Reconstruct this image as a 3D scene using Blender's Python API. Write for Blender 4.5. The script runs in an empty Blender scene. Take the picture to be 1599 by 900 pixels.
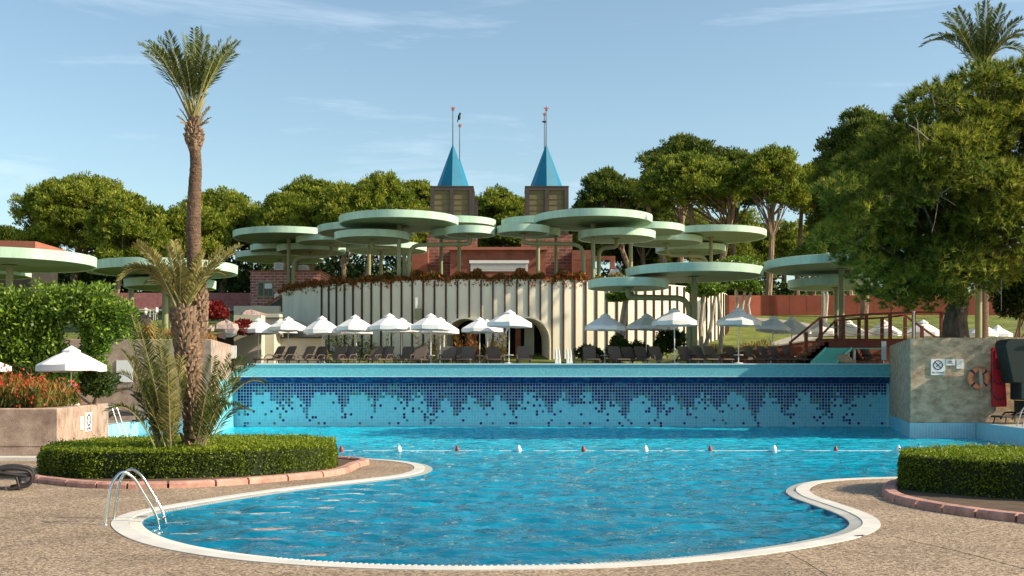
import bpy, bmesh, math, random
import numpy as np
from mathutils import Vector, Matrix
R = math.radians
PI = math.pi
sc = bpy.context.scene
COL = sc.collection

# ------------------------------------------------------------------ camera
F, HC, HY, CX = 1800.0, 2.36, 595.0, 799.5       # focal (px), eye height, horizon row, centre column
cam_d = bpy.data.cameras.new('camera'); cam = bpy.data.objects.new('camera', cam_d); COL.objects.link(cam)
cam.location = (0, 0, HC); cam.rotation_euler = (R(90), 0, 0)
cam_d.sensor_width = 36; cam_d.lens = F / 1599 * 36
cam_d.shift_y = (HY - 450) / 1599; cam_d.clip_end = 4000; cam_d.clip_start = .1
sc.camera = cam

# ------------------------------------------------------------------ sky, sun, exposure
SUN_AZ, SUN_EL = -12.0, 31.0          # azimuth from +X towards +Y, elevation
w = bpy.data.worlds.new('World'); sc.world = w; w.use_nodes = True
nt = w.node_tree; nd = nt.nodes; lk = nt.links
bg = nd['Background']; bg.inputs['Strength'].default_value = .15
sky = nd.new('ShaderNodeTexSky'); sky.sky_type = 'NISHITA'; sky.sun_disc = False
sky.sun_elevation = R(SUN_EL); sky.sun_rotation = R(90 - SUN_AZ)
sky.air_density = 1.0; sky.dust_density = 1.1; sky.ozone_density = 1.6; sky.altitude = 20
# thin high cloud: a wispy noise over the sky direction
tc = nd.new('ShaderNodeTexCoord'); mp = nd.new('ShaderNodeMapping'); mp.inputs['Scale'].default_value = (1.6, 1.6, 13)
mp.inputs['Rotation'].default_value = (R(6), R(-5), R(40))
nz = nd.new('ShaderNodeTexNoise'); nz.inputs['Scale'].default_value = 2.1; nz.inputs['Detail'].default_value = 7; nz.inputs['Roughness'].default_value = .62
nz.inputs['Distortion'].default_value = .5
rp = nd.new('ShaderNodeValToRGB'); rp.color_ramp.elements[0].position = .56; rp.color_ramp.elements[1].position = .95
rp.color_ramp.elements[1].color = (.30, .30, .30, 1)
mx = nd.new('ShaderNodeMix'); mx.data_type = 'RGBA'; mx.inputs['B'].default_value = (7.2, 7.4, 7.8, 1)
lk.new(tc.outputs['Generated'], mp.inputs['Vector']); lk.new(mp.outputs['Vector'], nz.inputs['Vector'])
lk.new(nz.outputs['Fac'], rp.inputs['Fac']); lk.new(rp.outputs['Color'], mx.inputs['Factor'])
gd = nd.new('ShaderNodeMix'); gd.data_type = 'RGBA'; gd.blend_type = 'MULTIPLY'; gd.inputs['Factor'].default_value = 1; gd.inputs['B'].default_value = (.77, .79, .71, 1)
lk.new(sky.outputs['Color'], gd.inputs['A']); lk.new(gd.outputs['Result'], mx.inputs['A']); lk.new(mx.outputs['Result'], bg.inputs['Color'])
sd = bpy.data.lights.new('sun', 'SUN'); sd.energy = 4.2; sd.angle = R(.55); sd.color = (1, .86, .66)
so = bpy.data.objects.new('sun', sd); COL.objects.link(so)
sv = Vector((math.cos(R(SUN_AZ)) * math.cos(R(SUN_EL)), math.sin(R(SUN_AZ)) * math.cos(R(SUN_EL)), math.sin(R(SUN_EL))))
so.rotation_euler = sv.to_track_quat('Z', 'Y').to_euler(); so.location = (60, -20, 60)
vs = sc.view_settings; vs.view_transform = 'Standard'; vs.look = 'None'; vs.exposure = .78; vs.gamma = 1; vs.use_curve_mapping = False

# ------------------------------------------------------------------ helpers
def X(px, d): return (px - CX) / F * d
def Z(py, d): return HC + (HY - py) / F * d
def P(px, py, d): return Vector((X(px, d), d, Z(py, d)))
def G(px, py, z=0.0):
    d = F * (HC - z) / (py - HY); return (X(px, d), d)

def tag(o, label=None, cat=None, group=None, kind=None):
    if label: o['label'] = label
    if cat: o['category'] = cat
    if group: o['group'] = group
    if kind: o['kind'] = kind
    return o
def thing(name, label, cat, loc=(0, 0, 0), rz=0.0, group=None):
    o = bpy.data.objects.new(name, None); COL.objects.link(o); o.empty_display_size = .2
    o.location = loc; o.rotation_euler = (0, 0, rz)
    return tag(o, label, cat, group)
def dup(root, loc, rz, label=None, group=None):
    r = root.copy(); COL.objects.link(r); r.location = loc; r.rotation_euler = (0, 0, rz)
    if label: r['label'] = label
    if group: r['group'] = group
    for ch in list(root.children):
        c = ch.copy(); COL.objects.link(c); c.parent = r
        for g in ch.children:
            d = g.copy(); COL.objects.link(d); d.parent = c
    return r

class MB:
    def __init__(s): s.v = []; s.f = []; s.m = []; s.mi = 0
    def add(s, vs_, fs):
        b = len(s.v); s.v.extend([tuple(p) for p in vs_])
        for f in fs: s.f.append(tuple(b + i for i in f)); s.m.append(s.mi)
        return s
    def box(s, x0, x1, y0, y1, z0, z1):
        return s.add([(x0,y0,z0),(x1,y0,z0),(x1,y1,z0),(x0,y1,z0),(x0,y0,z1),(x1,y0,z1),(x1,y1,z1),(x0,y1,z1)],
                     [(3,2,1,0),(4,5,6,7),(0,1,5,4),(1,2,6,5),(2,3,7,6),(3,0,4,7)])
    def bar(s, a, b, w_, h_, up=(0, 0, 1)):
        a = Vector(a); b = Vector(b); t = (b - a).normalized(); u = Vector(up)
        if abs(t.dot(u)) > .98: u = Vector((0, 1, 0))
        r = t.cross(u).normalized(); u = r.cross(t).normalized()
        q = []
        for p in (a, b):
            for i, j in ((-1,-1),(1,-1),(1,1),(-1,1)): q.append(p + r * (i * w_ / 2) + u * (j * h_ / 2))
        return s.add(q, [(0,1,2,3),(7,6,5,4),(0,4,5,1),(1,5,6,2),(2,6,7,3),(3,7,4,0)])
    def prism(s, poly, z0, z1):
        n = len(poly)
        return s.add([(x, y, z0) for x, y in poly] + [(x, y, z1) for x, y in poly],
                     [tuple(range(n))[::-1], tuple(range(n, 2 * n))] + [(i, (i + 1) % n, n + (i + 1) % n, n + i) for i in range(n)])
    def tube(s, pts, r, n=8, cap=True):
        pts = [Vector(p) for p in pts]; k = len(pts)
        rs = r if isinstance(r, (list, tuple)) else [r] * k
        t0 = (pts[1] - pts[0]).normalized(); u = t0.orthogonal().normalized(); q = []
        for i, p in enumerate(pts):
            t = (pts[min(i + 1, k - 1)] - pts[max(i - 1, 0)]).normalized()
            u = (u - t * u.dot(t)).normalized(); vv = t.cross(u)
            for j in range(n):
                a = 2 * PI * j / n; q.append(p + (u * math.cos(a) + vv * math.sin(a)) * rs[i])
        fs = [(i * n + j, i * n + (j + 1) % n, (i + 1) * n + (j + 1) % n, (i + 1) * n + j) for i in range(k - 1) for j in range(n)]
        if cap: fs += [tuple(range(n))[::-1], tuple(range((k - 1) * n, k * n))]
        return s.add(q, fs)
    def lathe(s, prof, n=24, c=(0, 0, 0), rot=0.0):
        q = []; k = len(prof)
        for r, z in prof:
            for j in range(n):
                a = rot + 2 * PI * j / n; q.append((c[0] + r * math.cos(a), c[1] + r * math.sin(a), c[2] + z))
        fs = [(i * n + j, i * n + (j + 1) % n, (i + 1) * n + (j + 1) % n, (i + 1) * n + j) for i in range(k - 1) for j in range(n)]
        if prof[0][0] > 1e-4: fs.append(tuple(range(n))[::-1])
        if prof[-1][0] > 1e-4: fs.append(tuple(range((k - 1) * n, k * n)))
        return s.add(q, fs)
    def ell(s, c, r, n=12, m=8, wob=0, rng=None):
        pr = []
        q = []
        for i in range(m + 1):
            ph = -PI / 2 + PI * i / m
            for j in range(n):
                a = 2 * PI * j / n; k = 1 + (rng.uniform(-wob, wob) if rng else 0)
                q.append((c[0] + r[0] * k * math.cos(ph) * math.cos(a), c[1] + r[1] * k * math.cos(ph) * math.sin(a), c[2] + r[2] * k * math.sin(ph)))
        return s.add(q, [(i * n + j, i * n + (j + 1) % n, (i + 1) * n + (j + 1) % n, (i + 1) * n + j) for i in range(m) for j in range(n)])
    def build(s, name, mats, parent=None, loc=(0, 0, 0), smooth=True, bevel=0):
        me = bpy.data.meshes.new(name); me.from_pydata(s.v, [], s.f); me.update()
        if not isinstance(mats, (list, tuple)): mats = [mats]
        for m_ in mats: me.materials.append(m_)
        if len(mats) > 1: me.polygons.foreach_set('material_index', s.m)
        if smooth:
            me.polygons.foreach_set('use_smooth', [True] * len(me.polygons)); me.set_sharp_from_angle(angle=R(38))
        o = bpy.data.objects.new(name, me); COL.objects.link(o); o.location = loc
        if parent: o.parent = parent
        if bevel:
            b = o.modifiers.new('bevel', 'BEVEL'); b.width = bevel; b.segments = 2; b.limit_method = 'ANGLE'
        return o

def nmesh(name, V, k, mats, parent=None, loc=(0, 0, 0), tint=None, midx=None):
    """faces of k consecutive vertices each"""
    V = np.asarray(V, np.float32).reshape(-1, 3); n = len(V) // k
    me = bpy.data.meshes.new(name)
    me.vertices.add(len(V)); me.vertices.foreach_set('co', V.ravel())
    me.loops.add(n * k); me.loops.foreach_set('vertex_index', np.arange(n * k, dtype=np.int32))
    me.polygons.add(n); me.polygons.foreach_set('loop_start', np.arange(0, n * k, k, dtype=np.int32))
    if not isinstance(mats, (list, tuple)): mats = [mats]
    for m_ in mats: me.materials.append(m_)
    if midx is not None: me.polygons.foreach_set('material_index', np.asarray(midx, np.int32))
    me.update(calc_edges=True)
    if tint is not None:
        at = me.attributes.new('tint', 'FLOAT', 'POINT'); at.data.foreach_set('value', np.repeat(np.asarray(tint, np.float32), k))
    o = bpy.data.objects.new(name, me); COL.objects.link(o); o.location = loc
    if parent: o.parent = parent
    return o

def unit(a): return a / np.maximum(np.linalg.norm(a, axis=-1, keepdims=True), 1e-6)
def leaves(C, N, L, W, rng, spread=.8):
    """diamond leaves at centres C, pointing along N (outward) with a spread"""
    n = len(C); u = unit(N + rng.normal(0, spread, (n, 3))); r = unit(rng.normal(0, 1, (n, 3))); v = unit(np.cross(u, r))
    l = (L * rng.uniform(.65, 1.3, (n, 1))); w_ = (W * rng.uniform(.7, 1.25, (n, 1)))
    return np.stack([C - u * l, C + v * w_, C + u * l, C - v * w_], 1)
def sphere_pts(n, rng, zmin=-.5):
    z = rng.uniform(zmin, 1, n); a = rng.uniform(0, 2 * PI, n); q = np.sqrt(1 - z * z)
    return np.stack([q * np.cos(a), q * np.sin(a), z], 1)

def fillet(pts, rad, n=5):
    pts = [Vector(p) for p in pts]; out = [pts[0]]
    for a, b, c in zip(pts, pts[1:], pts[2:]):
        u = (a - b); v = (c - b); r = min(rad, u.length * .49, v.length * .49)
        p0 = b + u.normalized() * r; p1 = b + v.normalized() * r
        for i in range(n + 1):
            t = i / n; out.append(p0 * (1 - t) ** 2 + b * 2 * t * (1 - t) + p1 * t * t)
    out.append(pts[-1]); return out
def catmull(pts, n=6, closed=True):
    out = []; k = len(pts); P_ = [Vector(p) for p in pts]
    rng_ = range(k) if closed else range(k - 1)
    for i in rng_:
        g = (lambda j: P_[j % k]) if closed else (lambda j: P_[max(0, min(k - 1, j))])
        a, b, c, d = g(i - 1), g(i), g(i + 1), g(i + 2)
        for j in range(n):
            t = j / n
            out.append(.5 * (2 * b + (c - a) * t + (2 * a - 5 * b + 4 * c - d) * t * t + (3 * b - a - 3 * c + d) * t ** 3))
    if not closed: out.append(P_[-1])
    return out
def offset_loop(pts, d):
    n = len(pts); area = sum(pts[i][0] * pts[(i + 1) % n][1] - pts[(i + 1) % n][0] * pts[i][1] for i in range(n))
    sg = 1 if area > 0 else -1; out = []
    for i in range(n):
        a = Vector(pts[i - 1]); c = Vector(pts[(i + 1) % n]); t = (c - a).normalized()
        out.append((pts[i][0] + t[1] * d * sg, pts[i][1] - t[0] * d * sg))
    return out

# ------------------------------------------------------------------ materials
M = {}
def nodes(name):
    m = bpy.data.materials.new(name); m.use_nodes = True; t = m.node_tree
    return m, t, t.nodes['Principled BSDF'], t.nodes['Material Output']
def pm(name, c, var=.15, scale=3.0, rough=.75, bump=.15, bscale=30.0, metal=0.0, spec=.4, c2=None, stretch=(1, 1, 1), bdist=.02, detail=5):
    m, t, b, o = nodes(name); n, l = t.nodes, t.links
    tc_ = n.new('ShaderNodeTexCoord'); mp_ = n.new('ShaderNodeMapping'); mp_.inputs['Scale'].default_value = stretch
    l.new(tc_.outputs['Object'], mp_.inputs['Vector'])
    nz_ = n.new('ShaderNodeTexNoise'); nz_.inputs['Scale'].default_value = scale; nz_.inputs['Detail'].default_value = detail; nz_.inputs['Roughness'].default_value = .65
    rp_ = n.new('ShaderNodeValToRGB'); e = rp_.color_ramp.elements; e[0].position = .3; e[1].position = .7
    lo = [max(0, x * (1 - var)) for x in c]; hi = [min(1, x * (1 + var)) for x in (c2 or c)]
    e[0].color = (*lo, 1); e[1].color = (*hi, 1)
    l.new(mp_.outputs['Vector'], nz_.inputs['Vector']); l.new(nz_.outputs['Fac'], rp_.inputs['Fac']); l.new(rp_.outputs['Color'], b.inputs['Base Color'])
    b.inputs['Roughness'].default_value = rough; b.inputs['Metallic'].default_value = metal; b.inputs['Specular IOR Level'].default_value = spec
    if bump:
        n2 = n.new('ShaderNodeTexNoise'); n2.inputs['Scale'].default_value = bscale; n2.inputs['Detail'].default_value = 4
        l.new(mp_.outputs['Vector'], n2.inputs['Vector'])
        bp = n.new('ShaderNodeBump'); bp.inputs['Strength'].default_value = bump; bp.inputs['Distance'].default_value = bdist
        l.new(n2.outputs['Fac'], bp.inputs['Height']); l.new(bp.outputs['Normal'], b.inputs['Normal'])
    M[name] = m; return m
def leafmat(name, cols, trans=.3, rough=.55, spec=.25):
    """foliage: random per-leaf hue from the 'tint' attribute"""
    m, t, b, o = nodes(name); n, l = t.nodes, t.links
    at = n.new('ShaderNodeAttribute'); at.attribute_name = 'tint'
    rp_ = n.new('ShaderNodeValToRGB'); cr = rp_.color_ramp
    while len(cr.elements) < len(cols): cr.elements.new(.5)
    for i, c in enumerate(cols): cr.elements[i].position = i / (len(cols) - 1); cr.elements[i].color = (*c, 1)
    l.new(at.outputs['Fac'], rp_.inputs['Fac']); l.new(rp_.outputs['Color'], b.inputs['Base Color'])
    b.inputs['Roughness'].default_value = rough; b.inputs['Specular IOR Level'].default_value = spec
    tr = n.new('ShaderNodeBsdfTranslucent'); l.new(rp_.outputs['Color'], tr.inputs['Color'])
    ms = n.new('ShaderNodeMixShader'); ms.inputs['Fac'].default_value = trans
    l.new(b.outputs['BSDF'], ms.inputs[1]); l.new(tr.outputs['BSDF'], ms.inputs[2]); l.new(ms.outputs['Shader'], o.inputs['Surface'])
    M[name] = m; return m
def tilemat(name):
    m, t, b, o = nodes(name); n, l = t.nodes, t.links
    at = n.new('ShaderNodeAttribute'); at.attribute_name = 'tile'
    l.new(at.outputs['Color'], b.inputs['Base Color']); b.inputs['Roughness'].default_value = .38; b.inputs['Specular IOR Level'].default_value = .25
    M[name] = m; return m
def brickmat(name, c1, c2, mortar, bw, bh, ms=.012, rough=.85, swap=True):
    m, t, b, o = nodes(name); n, l = t.nodes, t.links
    g = n.new('ShaderNodeNewGeometry'); sp = n.new('ShaderNodeSeparateXYZ'); ad = n.new('ShaderNodeMath'); cb = n.new('ShaderNodeCombineXYZ')
    l.new(g.outputs['Position'], sp.inputs[0]); l.new(sp.outputs['X'], ad.inputs[0]); l.new(sp.outputs['Y'], ad.inputs[1])
    l.new(ad.outputs[0], cb.inputs['X']); l.new(sp.outputs['Z'], cb.inputs['Y'])
    br = n.new('ShaderNodeTexBrick'); br.inputs['Color1'].default_value = (*c1, 1); br.inputs['Color2'].default_value = (*c2, 1); br.inputs['Mortar'].default_value = (*mortar, 1)
    br.inputs['Scale'].default_value = 1; br.inputs['Brick Width'].default_value = bw; br.inputs['Row Height'].default_value = bh; br.inputs['Mortar Size'].default_value = ms
    l.new(cb.outputs[0], br.inputs['Vector'])
    nz_ = n.new('ShaderNodeTexNoise'); nz_.inputs['Scale'].default_value = 4; nz_.inputs['Detail'].default_value = 6; l.new(g.outputs['Position'], nz_.inputs['Vector'])
    mx_ = n.new('ShaderNodeMix'); mx_.data_type = 'RGBA'; mx_.blend_type = 'OVERLAY'; mx_.inputs['Factor'].default_value = .55
    l.new(br.outputs['Color'], mx_.inputs['A']); l.new(nz_.outputs['Fac'], mx_.inputs['B']); l.new(mx_.outputs['Result'], b.inputs['Base Color'])
    bp = n.new('ShaderNodeBump'); bp.inputs['Strength'].default_value = .5; bp.inputs['Distance'].default_value = .02; bp.invert = True
    l.new(br.outputs['Fac'], bp.inputs['Height']); l.new(bp.outputs['Normal'], b.inputs['Normal'])
    b.inputs['Roughness'].default_value = rough; M[name] = m; return m

# exposed-aggregate deck
def deckmat():
    m, t, b, o = nodes('aggregate'); n, l = t.nodes, t.links
    g = n.new('ShaderNodeNewGeometry')
    vo = n.new('ShaderNodeTexVoronoi'); vo.inputs['Scale'].default_value = 38; l.new(g.outputs['Position'], vo.inputs['Vector'])
    rp_ = n.new('ShaderNodeValToRGB'); cr = rp_.color_ramp
    for i, (p, c) in enumerate([(0, (.09, .060, .036)), (.3, (.255, .17, .103)), (.62, (.40, .285, .18)), (1, (.65, .52, .38))]):
        if i > 1: cr.elements.new(p)
    for e, (p, c) in zip(cr.elements, [(0, (.09, .060, .036)), (.3, (.255, .17, .103)), (.62, (.40, .285, .18)), (1, (.65, .52, .38))]): e.position = p; e.color = (*c, 1)
    se = n.new('ShaderNodeSeparateColor'); l.new(vo.outputs['Color'], se.inputs[0]); l.new(se.outputs[0], rp_.inputs['Fac'])
    nz_ = n.new('ShaderNodeTexNoise'); nz_.inputs['Scale'].default_value = .55; nz_.inputs['Detail'].default_value = 8; l.new(g.outputs['Position'], nz_.inputs['Vector'])
    r2 = n.new('ShaderNodeValToRGB'); r2.color_ramp.elements[0].position = .3; r2.color_ramp.elements[1].position = .7
    r2.color_ramp.elements[0].color = (.66, .64, .62, 1); r2.color_ramp.elements[1].color = (1, 1, 1, 1)
    l.new(nz_.outputs['Fac'], r2.inputs['Fac'])
    mx_ = n.new('ShaderNodeMix'); mx_.data_type = 'RGBA'; mx_.blend_type = 'MULTIPLY'; mx_.inputs['Factor'].default_value = 1
    l.new(rp_.outputs['Color'], mx_.inputs['A']); l.new(r2.outputs['Color'], mx_.inputs['B']); l.new(mx_.outputs['Result'], b.inputs['Base Color'])
    bp = n.new('ShaderNodeBump'); bp.inputs['Strength'].default_value = .55; bp.inputs['Distance'].default_value = .012
    l.new(vo.outputs['Distance'], bp.inputs['Height']); bp.invert = True; l.new(bp.outputs['Normal'], b.inputs['Normal'])
    b.inputs['Roughness'].default_value = .85; M['aggregate'] = m
deckmat()
# pool water: body colour of the tiled basin below, rippled mirror surface
def watermat():
    m, t, b, o = nodes('pool_water'); n, l = t.nodes, t.links
    g = n.new('ShaderNodeNewGeometry')
    def noise(sc_, det, stretch, dist=0.0):
        mp_ = n.new('ShaderNodeMapping'); mp_.inputs['Scale'].default_value = stretch; l.new(g.outputs['Position'], mp_.inputs['Vector'])
        z = n.new('ShaderNodeTexNoise'); z.inputs['Scale'].default_value = sc_; z.inputs['Detail'].default_value = det; z.inputs['Distortion'].default_value = dist
        l.new(mp_.outputs['Vector'], z.inputs['Vector']); return z
    a = noise(.8, 2, (.6, 1, 1), .4); c = noise(2.6, 3, (.6, 1, 1), .3); d = noise(7, 2, (.7, 1, 1))
    m1 = n.new('ShaderNodeMath'); m1.operation = 'MULTIPLY_ADD'; m1.inputs[1].default_value = .75; l.new(c.outputs['Fac'], m1.inputs[0])
    m0 = n.new('ShaderNodeMath'); m0.operation = 'MULTIPLY'; m0.inputs[1].default_value = 1.0; l.new(a.outputs['Fac'], m0.inputs[0]); l.new(m0.outputs[0], m1.inputs[2])
    m2 = n.new('ShaderNodeMath'); m2.operation = 'MULTIPLY_ADD'; m2.inputs[1].default_value = .28; l.new(d.outputs['Fac'], m2.inputs[0]); l.new(m1.outputs[0], m2.inputs[2])
    bp = n.new('ShaderNodeBump'); bp.inputs['Strength'].default_value = 1.0; bp.inputs['Distance'].default_value = .085
    l.new(m2.outputs[0], bp.inputs['Height']); l.new(bp.outputs['Normal'], b.inputs['Normal'])
    # basin: paler where it is shallow towards the far wall, broken by refraction
    sp = n.new('ShaderNodeSeparateXYZ'); l.new(g.outputs['Position'], sp.inputs[0])
    mr = n.new('ShaderNodeMapRange'); mr.inputs['From Min'].default_value = 12; mr.inputs['From Max'].default_value = 52; l.new(sp.outputs['Y'], mr.inputs['Value'])
    e = noise(1.7, 4, (.45, 1, 1), .8)
    ma = n.new('ShaderNodeMath'); ma.operation = 'MULTIPLY_ADD'; ma.inputs[1].default_value = 1.1; l.new(e.outputs['Fac'], ma.inputs[0])
    mb_ = n.new('ShaderNodeMath'); mb_.operation = 'ADD'; mb_.inputs[1].default_value = -.55; l.new(mr.outputs['Result'], mb_.inputs[0]); l.new(mb_.outputs[0], ma.inputs[2])
    rp_ = n.new('ShaderNodeValToRGB'); cr = rp_.color_ramp; cr.elements.new(.5)
    for el, (p, cc) in zip(cr.elements, [(0, (.001, .13, .215)), (.5, (.003, .25, .385)), (1, (.012, .48, .66))]): el.position = p; el.color = (*cc, 1)
    l.new(ma.outputs[0], rp_.inputs['Fac']); l.new(rp_.outputs['Color'], b.inputs['Base Color'])
    b.inputs['Roughness'].default_value = .04; b.inputs['IOR'].default_value = 1.33; b.inputs['Specular IOR Level'].default_value = .31
    M['pool_water'] = m
watermat()
pm('white_coping', (.62, .59, .53), .12, 2, .7, .1, 60)
pm('drain_grate', (.40, .39, .35), .2, 30, .7, .3, 60)
pm('concrete', (.30, .20, .15), .3, 2.0, .9, .7, 30, c2=(.42, .31, .24), bdist=.02, detail=9)
pm('concrete_grey', (.35, .245, .15), .28, 3.2, .9, .9, 26, c2=(.54, .41, .28), stretch=(.75, .75, 1.35), bdist=.02, detail=9)
pm('kerb_pink', (.42, .205, .155), .3, 3.5, .85, .4, 40, c2=(.5, .27, .21))
pm('soil', (.10, .065, .04), .35, 4, .95, .6, 20)
pm('pale_tile', (.34, .60, .68), .08, 3, .3, .05, 20)
pm('fascia_mosaic', (.15, .47, .53), .22, 22, .5, .1, 60, c2=(.19, .57, .63))
pm('edge_white', (.55, .75, .78), .06, 4, .4, 0)
pm('upper_paving', (.40, .36, .30), .15, 2, .85, .2, 30)
pm('lawn', (.085, .12, .018), .4, .8, .9, .8, 60, c2=(.16, .185, .03), bdist=.05, detail=9)
pm('path_paving', (.33, .30, .26), .2, 1.5, .85, .3, 20)
pm('mint_paint', (.43, .595, .455), .2, 1.1, .55, .03, 8, c2=(.45, .61, .48), stretch=(1, 1, .25), detail=8)
pm('underside_green', (.15, .225, .105), .16, .8, .6, .03, 8)  # disc undersides: darker, more olive base colour than the rims
pm('olive_paint', (.25, .255, .13), .12, 2, .5, .05, 20)
pm('rotunda_wall', (.77, .71, .55), .10, .9, .8, .12, 12, stretch=(1, 1, .35))
pm('fin_brown', (.075, .034, .022), .25, 3, .8, .1)
pm('groove_dark', (.03, .016, .010), .2, 3, .9, .1)
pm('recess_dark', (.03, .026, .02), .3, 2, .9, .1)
pm('beige_wall', (.50, .47, .37), .1, 1.2, .85, .1, 15)
pm('terracotta', (.20, .062, .037), .2, 1, .85, .15, 15, c2=(.25, .085, .05))
pm('red_wall', (.22, .052, .028), .2, .9, .85, .15, 15)
pm('red_roof', (.34, .12, .075), .15, 1, .8, .1, 15)
pm('dark_red_wood', (.15, .03, .02), .25, 3, .6, .2, 30, stretch=(1, 1, 6))
pm('spire_blue', (.005, .16, .27), .1, 1, .45, .05, 20)
pm('tower_brown', (.062, .05, .042), .2, 2, .75, .1)
pm('tower_olive', (.15, .125, .06), .15, 2, .8, .1)
pm('metal', (.62, .60, .57), .06, 8, .22, .03, 50, metal=1)
pm('antenna_metal', (.14, .16, .18), .1, 4, .5, 0, metal=.3)
pm('star_red', (.5, .12, .07), .1, 4, .5, 0)
pm('bird_black', (.02, .018, .018), .2, 8, .8, 0)
pm('canvas_white', (.80, .78, .75), .04, 3, .85, .08, 40)
pm('white_paint', (.78, .78, .76), .04, 3, .5, .03)
pm('white_plastic', (.7, .68, .64), .06, 5, .5, .03)
pm('lounger_brown', (.10, .072, .056), .2, 6, .7, .15, 60)
pm('lounger_sling', (.13, .10, .08), .15, 20, .8, .2, 90)
pm('lounger_black', (.025, .022, .022), .2, 6, .5, .1, 60)
pm('bark_pine', (.19, .12, .075), .45, 4, .95, .9, 12, stretch=(1, 1, .3), c2=(.26, .18, .12), bdist=.05)
pm('bark_dark', (.045, .033, .024), .5, 5, .95, 1, 9, stretch=(1, 1, .4), c2=(.11, .085, .065), bdist=.12)
pm('bark_white', (.42, .37, .29), .25, 4, .9, .4, 16)
pm('palm_bark', (.095, .055, .034), .4, 6, .95, .9, 14, stretch=(1, 1, 3.5), c2=(.16, .10, .065), bdist=.03)
pm('palm_boot', (.10, .058, .036), .55, 9, .95, .6, 30, c2=(.25, .165, .105))
pm('frond_rib', (.30, .27, .10), .2, 5, .7, .1)
pm('twig_grey', (.30, .25, .20), .2, 5, .9, .1)
pm('ring_orange', (.80, .25, .12), .08, 5, .5, .05)
pm('band_dark', (.05, .03, .06), .1, 5, .6, 0)
pm('rope_pale', (.42, .36, .27), .15, 20, .9, .2, 80)
pm('red_foam', (.50, .012, .02), .12, 4, .45, .05, 20)
pm('bin_green', (.004, .017, .016), .2, 2, .6, .05, 10)
pm('sign_white', (.78, .77, .74), .03, 6, .5, 0)
pm('sign_ink', (.02, .02, .06), .1, 6, .6, 0)
pm('slide_teal', (.13, .50, .42), .08, 2, .4, .05)
pm('rock_sand', (.48, .35, .22), .3, 2, .95, .8, 8, bdist=.08)
pm('rock_pink', (.36, .27, .24), .25, 2, .95, .7, 8, bdist=.08)
pm('window_glass', (.03, .04, .035), .2, 2, .08, 0)
pm('shutter_grey', (.52, .54, .55), .06, 3, .5, .05, 20)
pm('float_red', (.32, .06, .04), .1, 5, .5, 0)
pm('float_white', (.8, .8, .8), .03, 5, .5, 0)
pm('hedge_core', (.018, .028, .008), .3, 4, .95, .5, 20)
pm('soffit_grout', (.05, .16, .32), .1, 4, .5, 0)
tilemat('mosaic_tile')
brickmat('pink_brick', (.40, .15, .12), (.22, .07, .06), (.50, .36, .31), .5, .19, .025)
brickmat('tower_brick', (.27, .10, .06), (.13, .045, .03), (.30, .17, .12), .62, .24, .03)
brickmat('pink_stone', (.40, .16, .14), (.33, .125, .115), (.34, .15, .13), .9, .42, .006)
leafmat('stone_pine', [(.04, .075, .010), (.15, .205, .020), (.30, .335, .036), (.40, .39, .06)], .4)
leafmat('stone_pine_dark', [(.038, .065, .012), (.11, .155, .02), (.22, .245, .033)], .4)
leafmat('aleppo_pine', [(.045, .078, .012), (.135, .18, .022), (.28, .30, .036), (.44, .40, .08)], .5)
leafmat('hedge_leaf', [(.045, .075, .008), (.15, .21, .014), (.31, .36, .024)], .35)
leafmat('arch_leaf', [(.04, .075, .010), (.15, .25, .02), (.34, .45, .05)], .3, rough=.4, spec=.4)
leafmat('shrub_leaf', [(.015, .035, .008), (.045, .08, .014), (.09, .13, .02)], .25)
leafmat('bed_leaf', [(.05, .08, .015), (.15, .15, .03), (.34, .16, .03), (.42, .12, .035)], .35)
leafmat('red_flower', [(.50, .03, .03), (.62, .05, .04), (.7, .10, .06)], .3)
leafmat('red_leaf', [(.05, .08, .012), (.14, .12, .02), (.36, .06, .02), (.42, .16, .03)], .35)
leafmat('bougain_leaf', [(.14, .012, .012), (.26, .018, .018), (.06, .045, .015)], .3)
leafmat('dry_leaf', [(.22, .12, .04), (.38, .20, .06), (.16, .14, .03)], .3)
leafmat('palm_leaf', [(.035, .06, .012), (.095, .125, .024), (.18, .19, .045)], .3)
leafmat('palm_leaf_old', [(.13, .125, .03), (.25, .22, .06), (.38, .31, .11)], .25)
leafmat('straw_leaf', [(.28, .17, .06), (.42, .28, .11)], .25)
leafmat('dry_grass', [(.20, .15, .04), (.26, .20, .05), (.14, .14, .03)], .2)

# ================================================================== SETTING
rng = np.random.default_rng(7); random.seed(7)
DZ, UZ = .06, 3.14                                   # lower deck, upper deck
near_px = [(1480,744),(1400,748),(1330,750),(1280,753),(1245,758),(1226,768),(1234,779),(1262,790),(1300,804),(1322,817),(1320,829),(1285,843),(1205,858),
           (1100,872),(950,884),(800,888),(650,888),(520,883),(400,873),(305,858),(248,841),(224,822),(243,808),(300,796),(400,779),(500,765),(600,753.5),
           (655,745.5),(676,737),(668,728.5),(630,722.5),(560,718)]
near = [G(x, y) for x, y in near_px]
near = [(17.4, 28.0)] + near + [(-7.4, 36.5), (-11.5, 40.2)]
curve = [(p.x, p.y) for p in catmull([(x, y, 0) for x, y in near], 7, closed=False)]
straight = [(-15.4, 42.3), (-16.2, 50), (-13.03, 50), (-14.2, 59), (19.3, 59), (16.3, 47.2), (19.0, 47.2), (18.2, 40)]
pool = curve + straight

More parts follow.
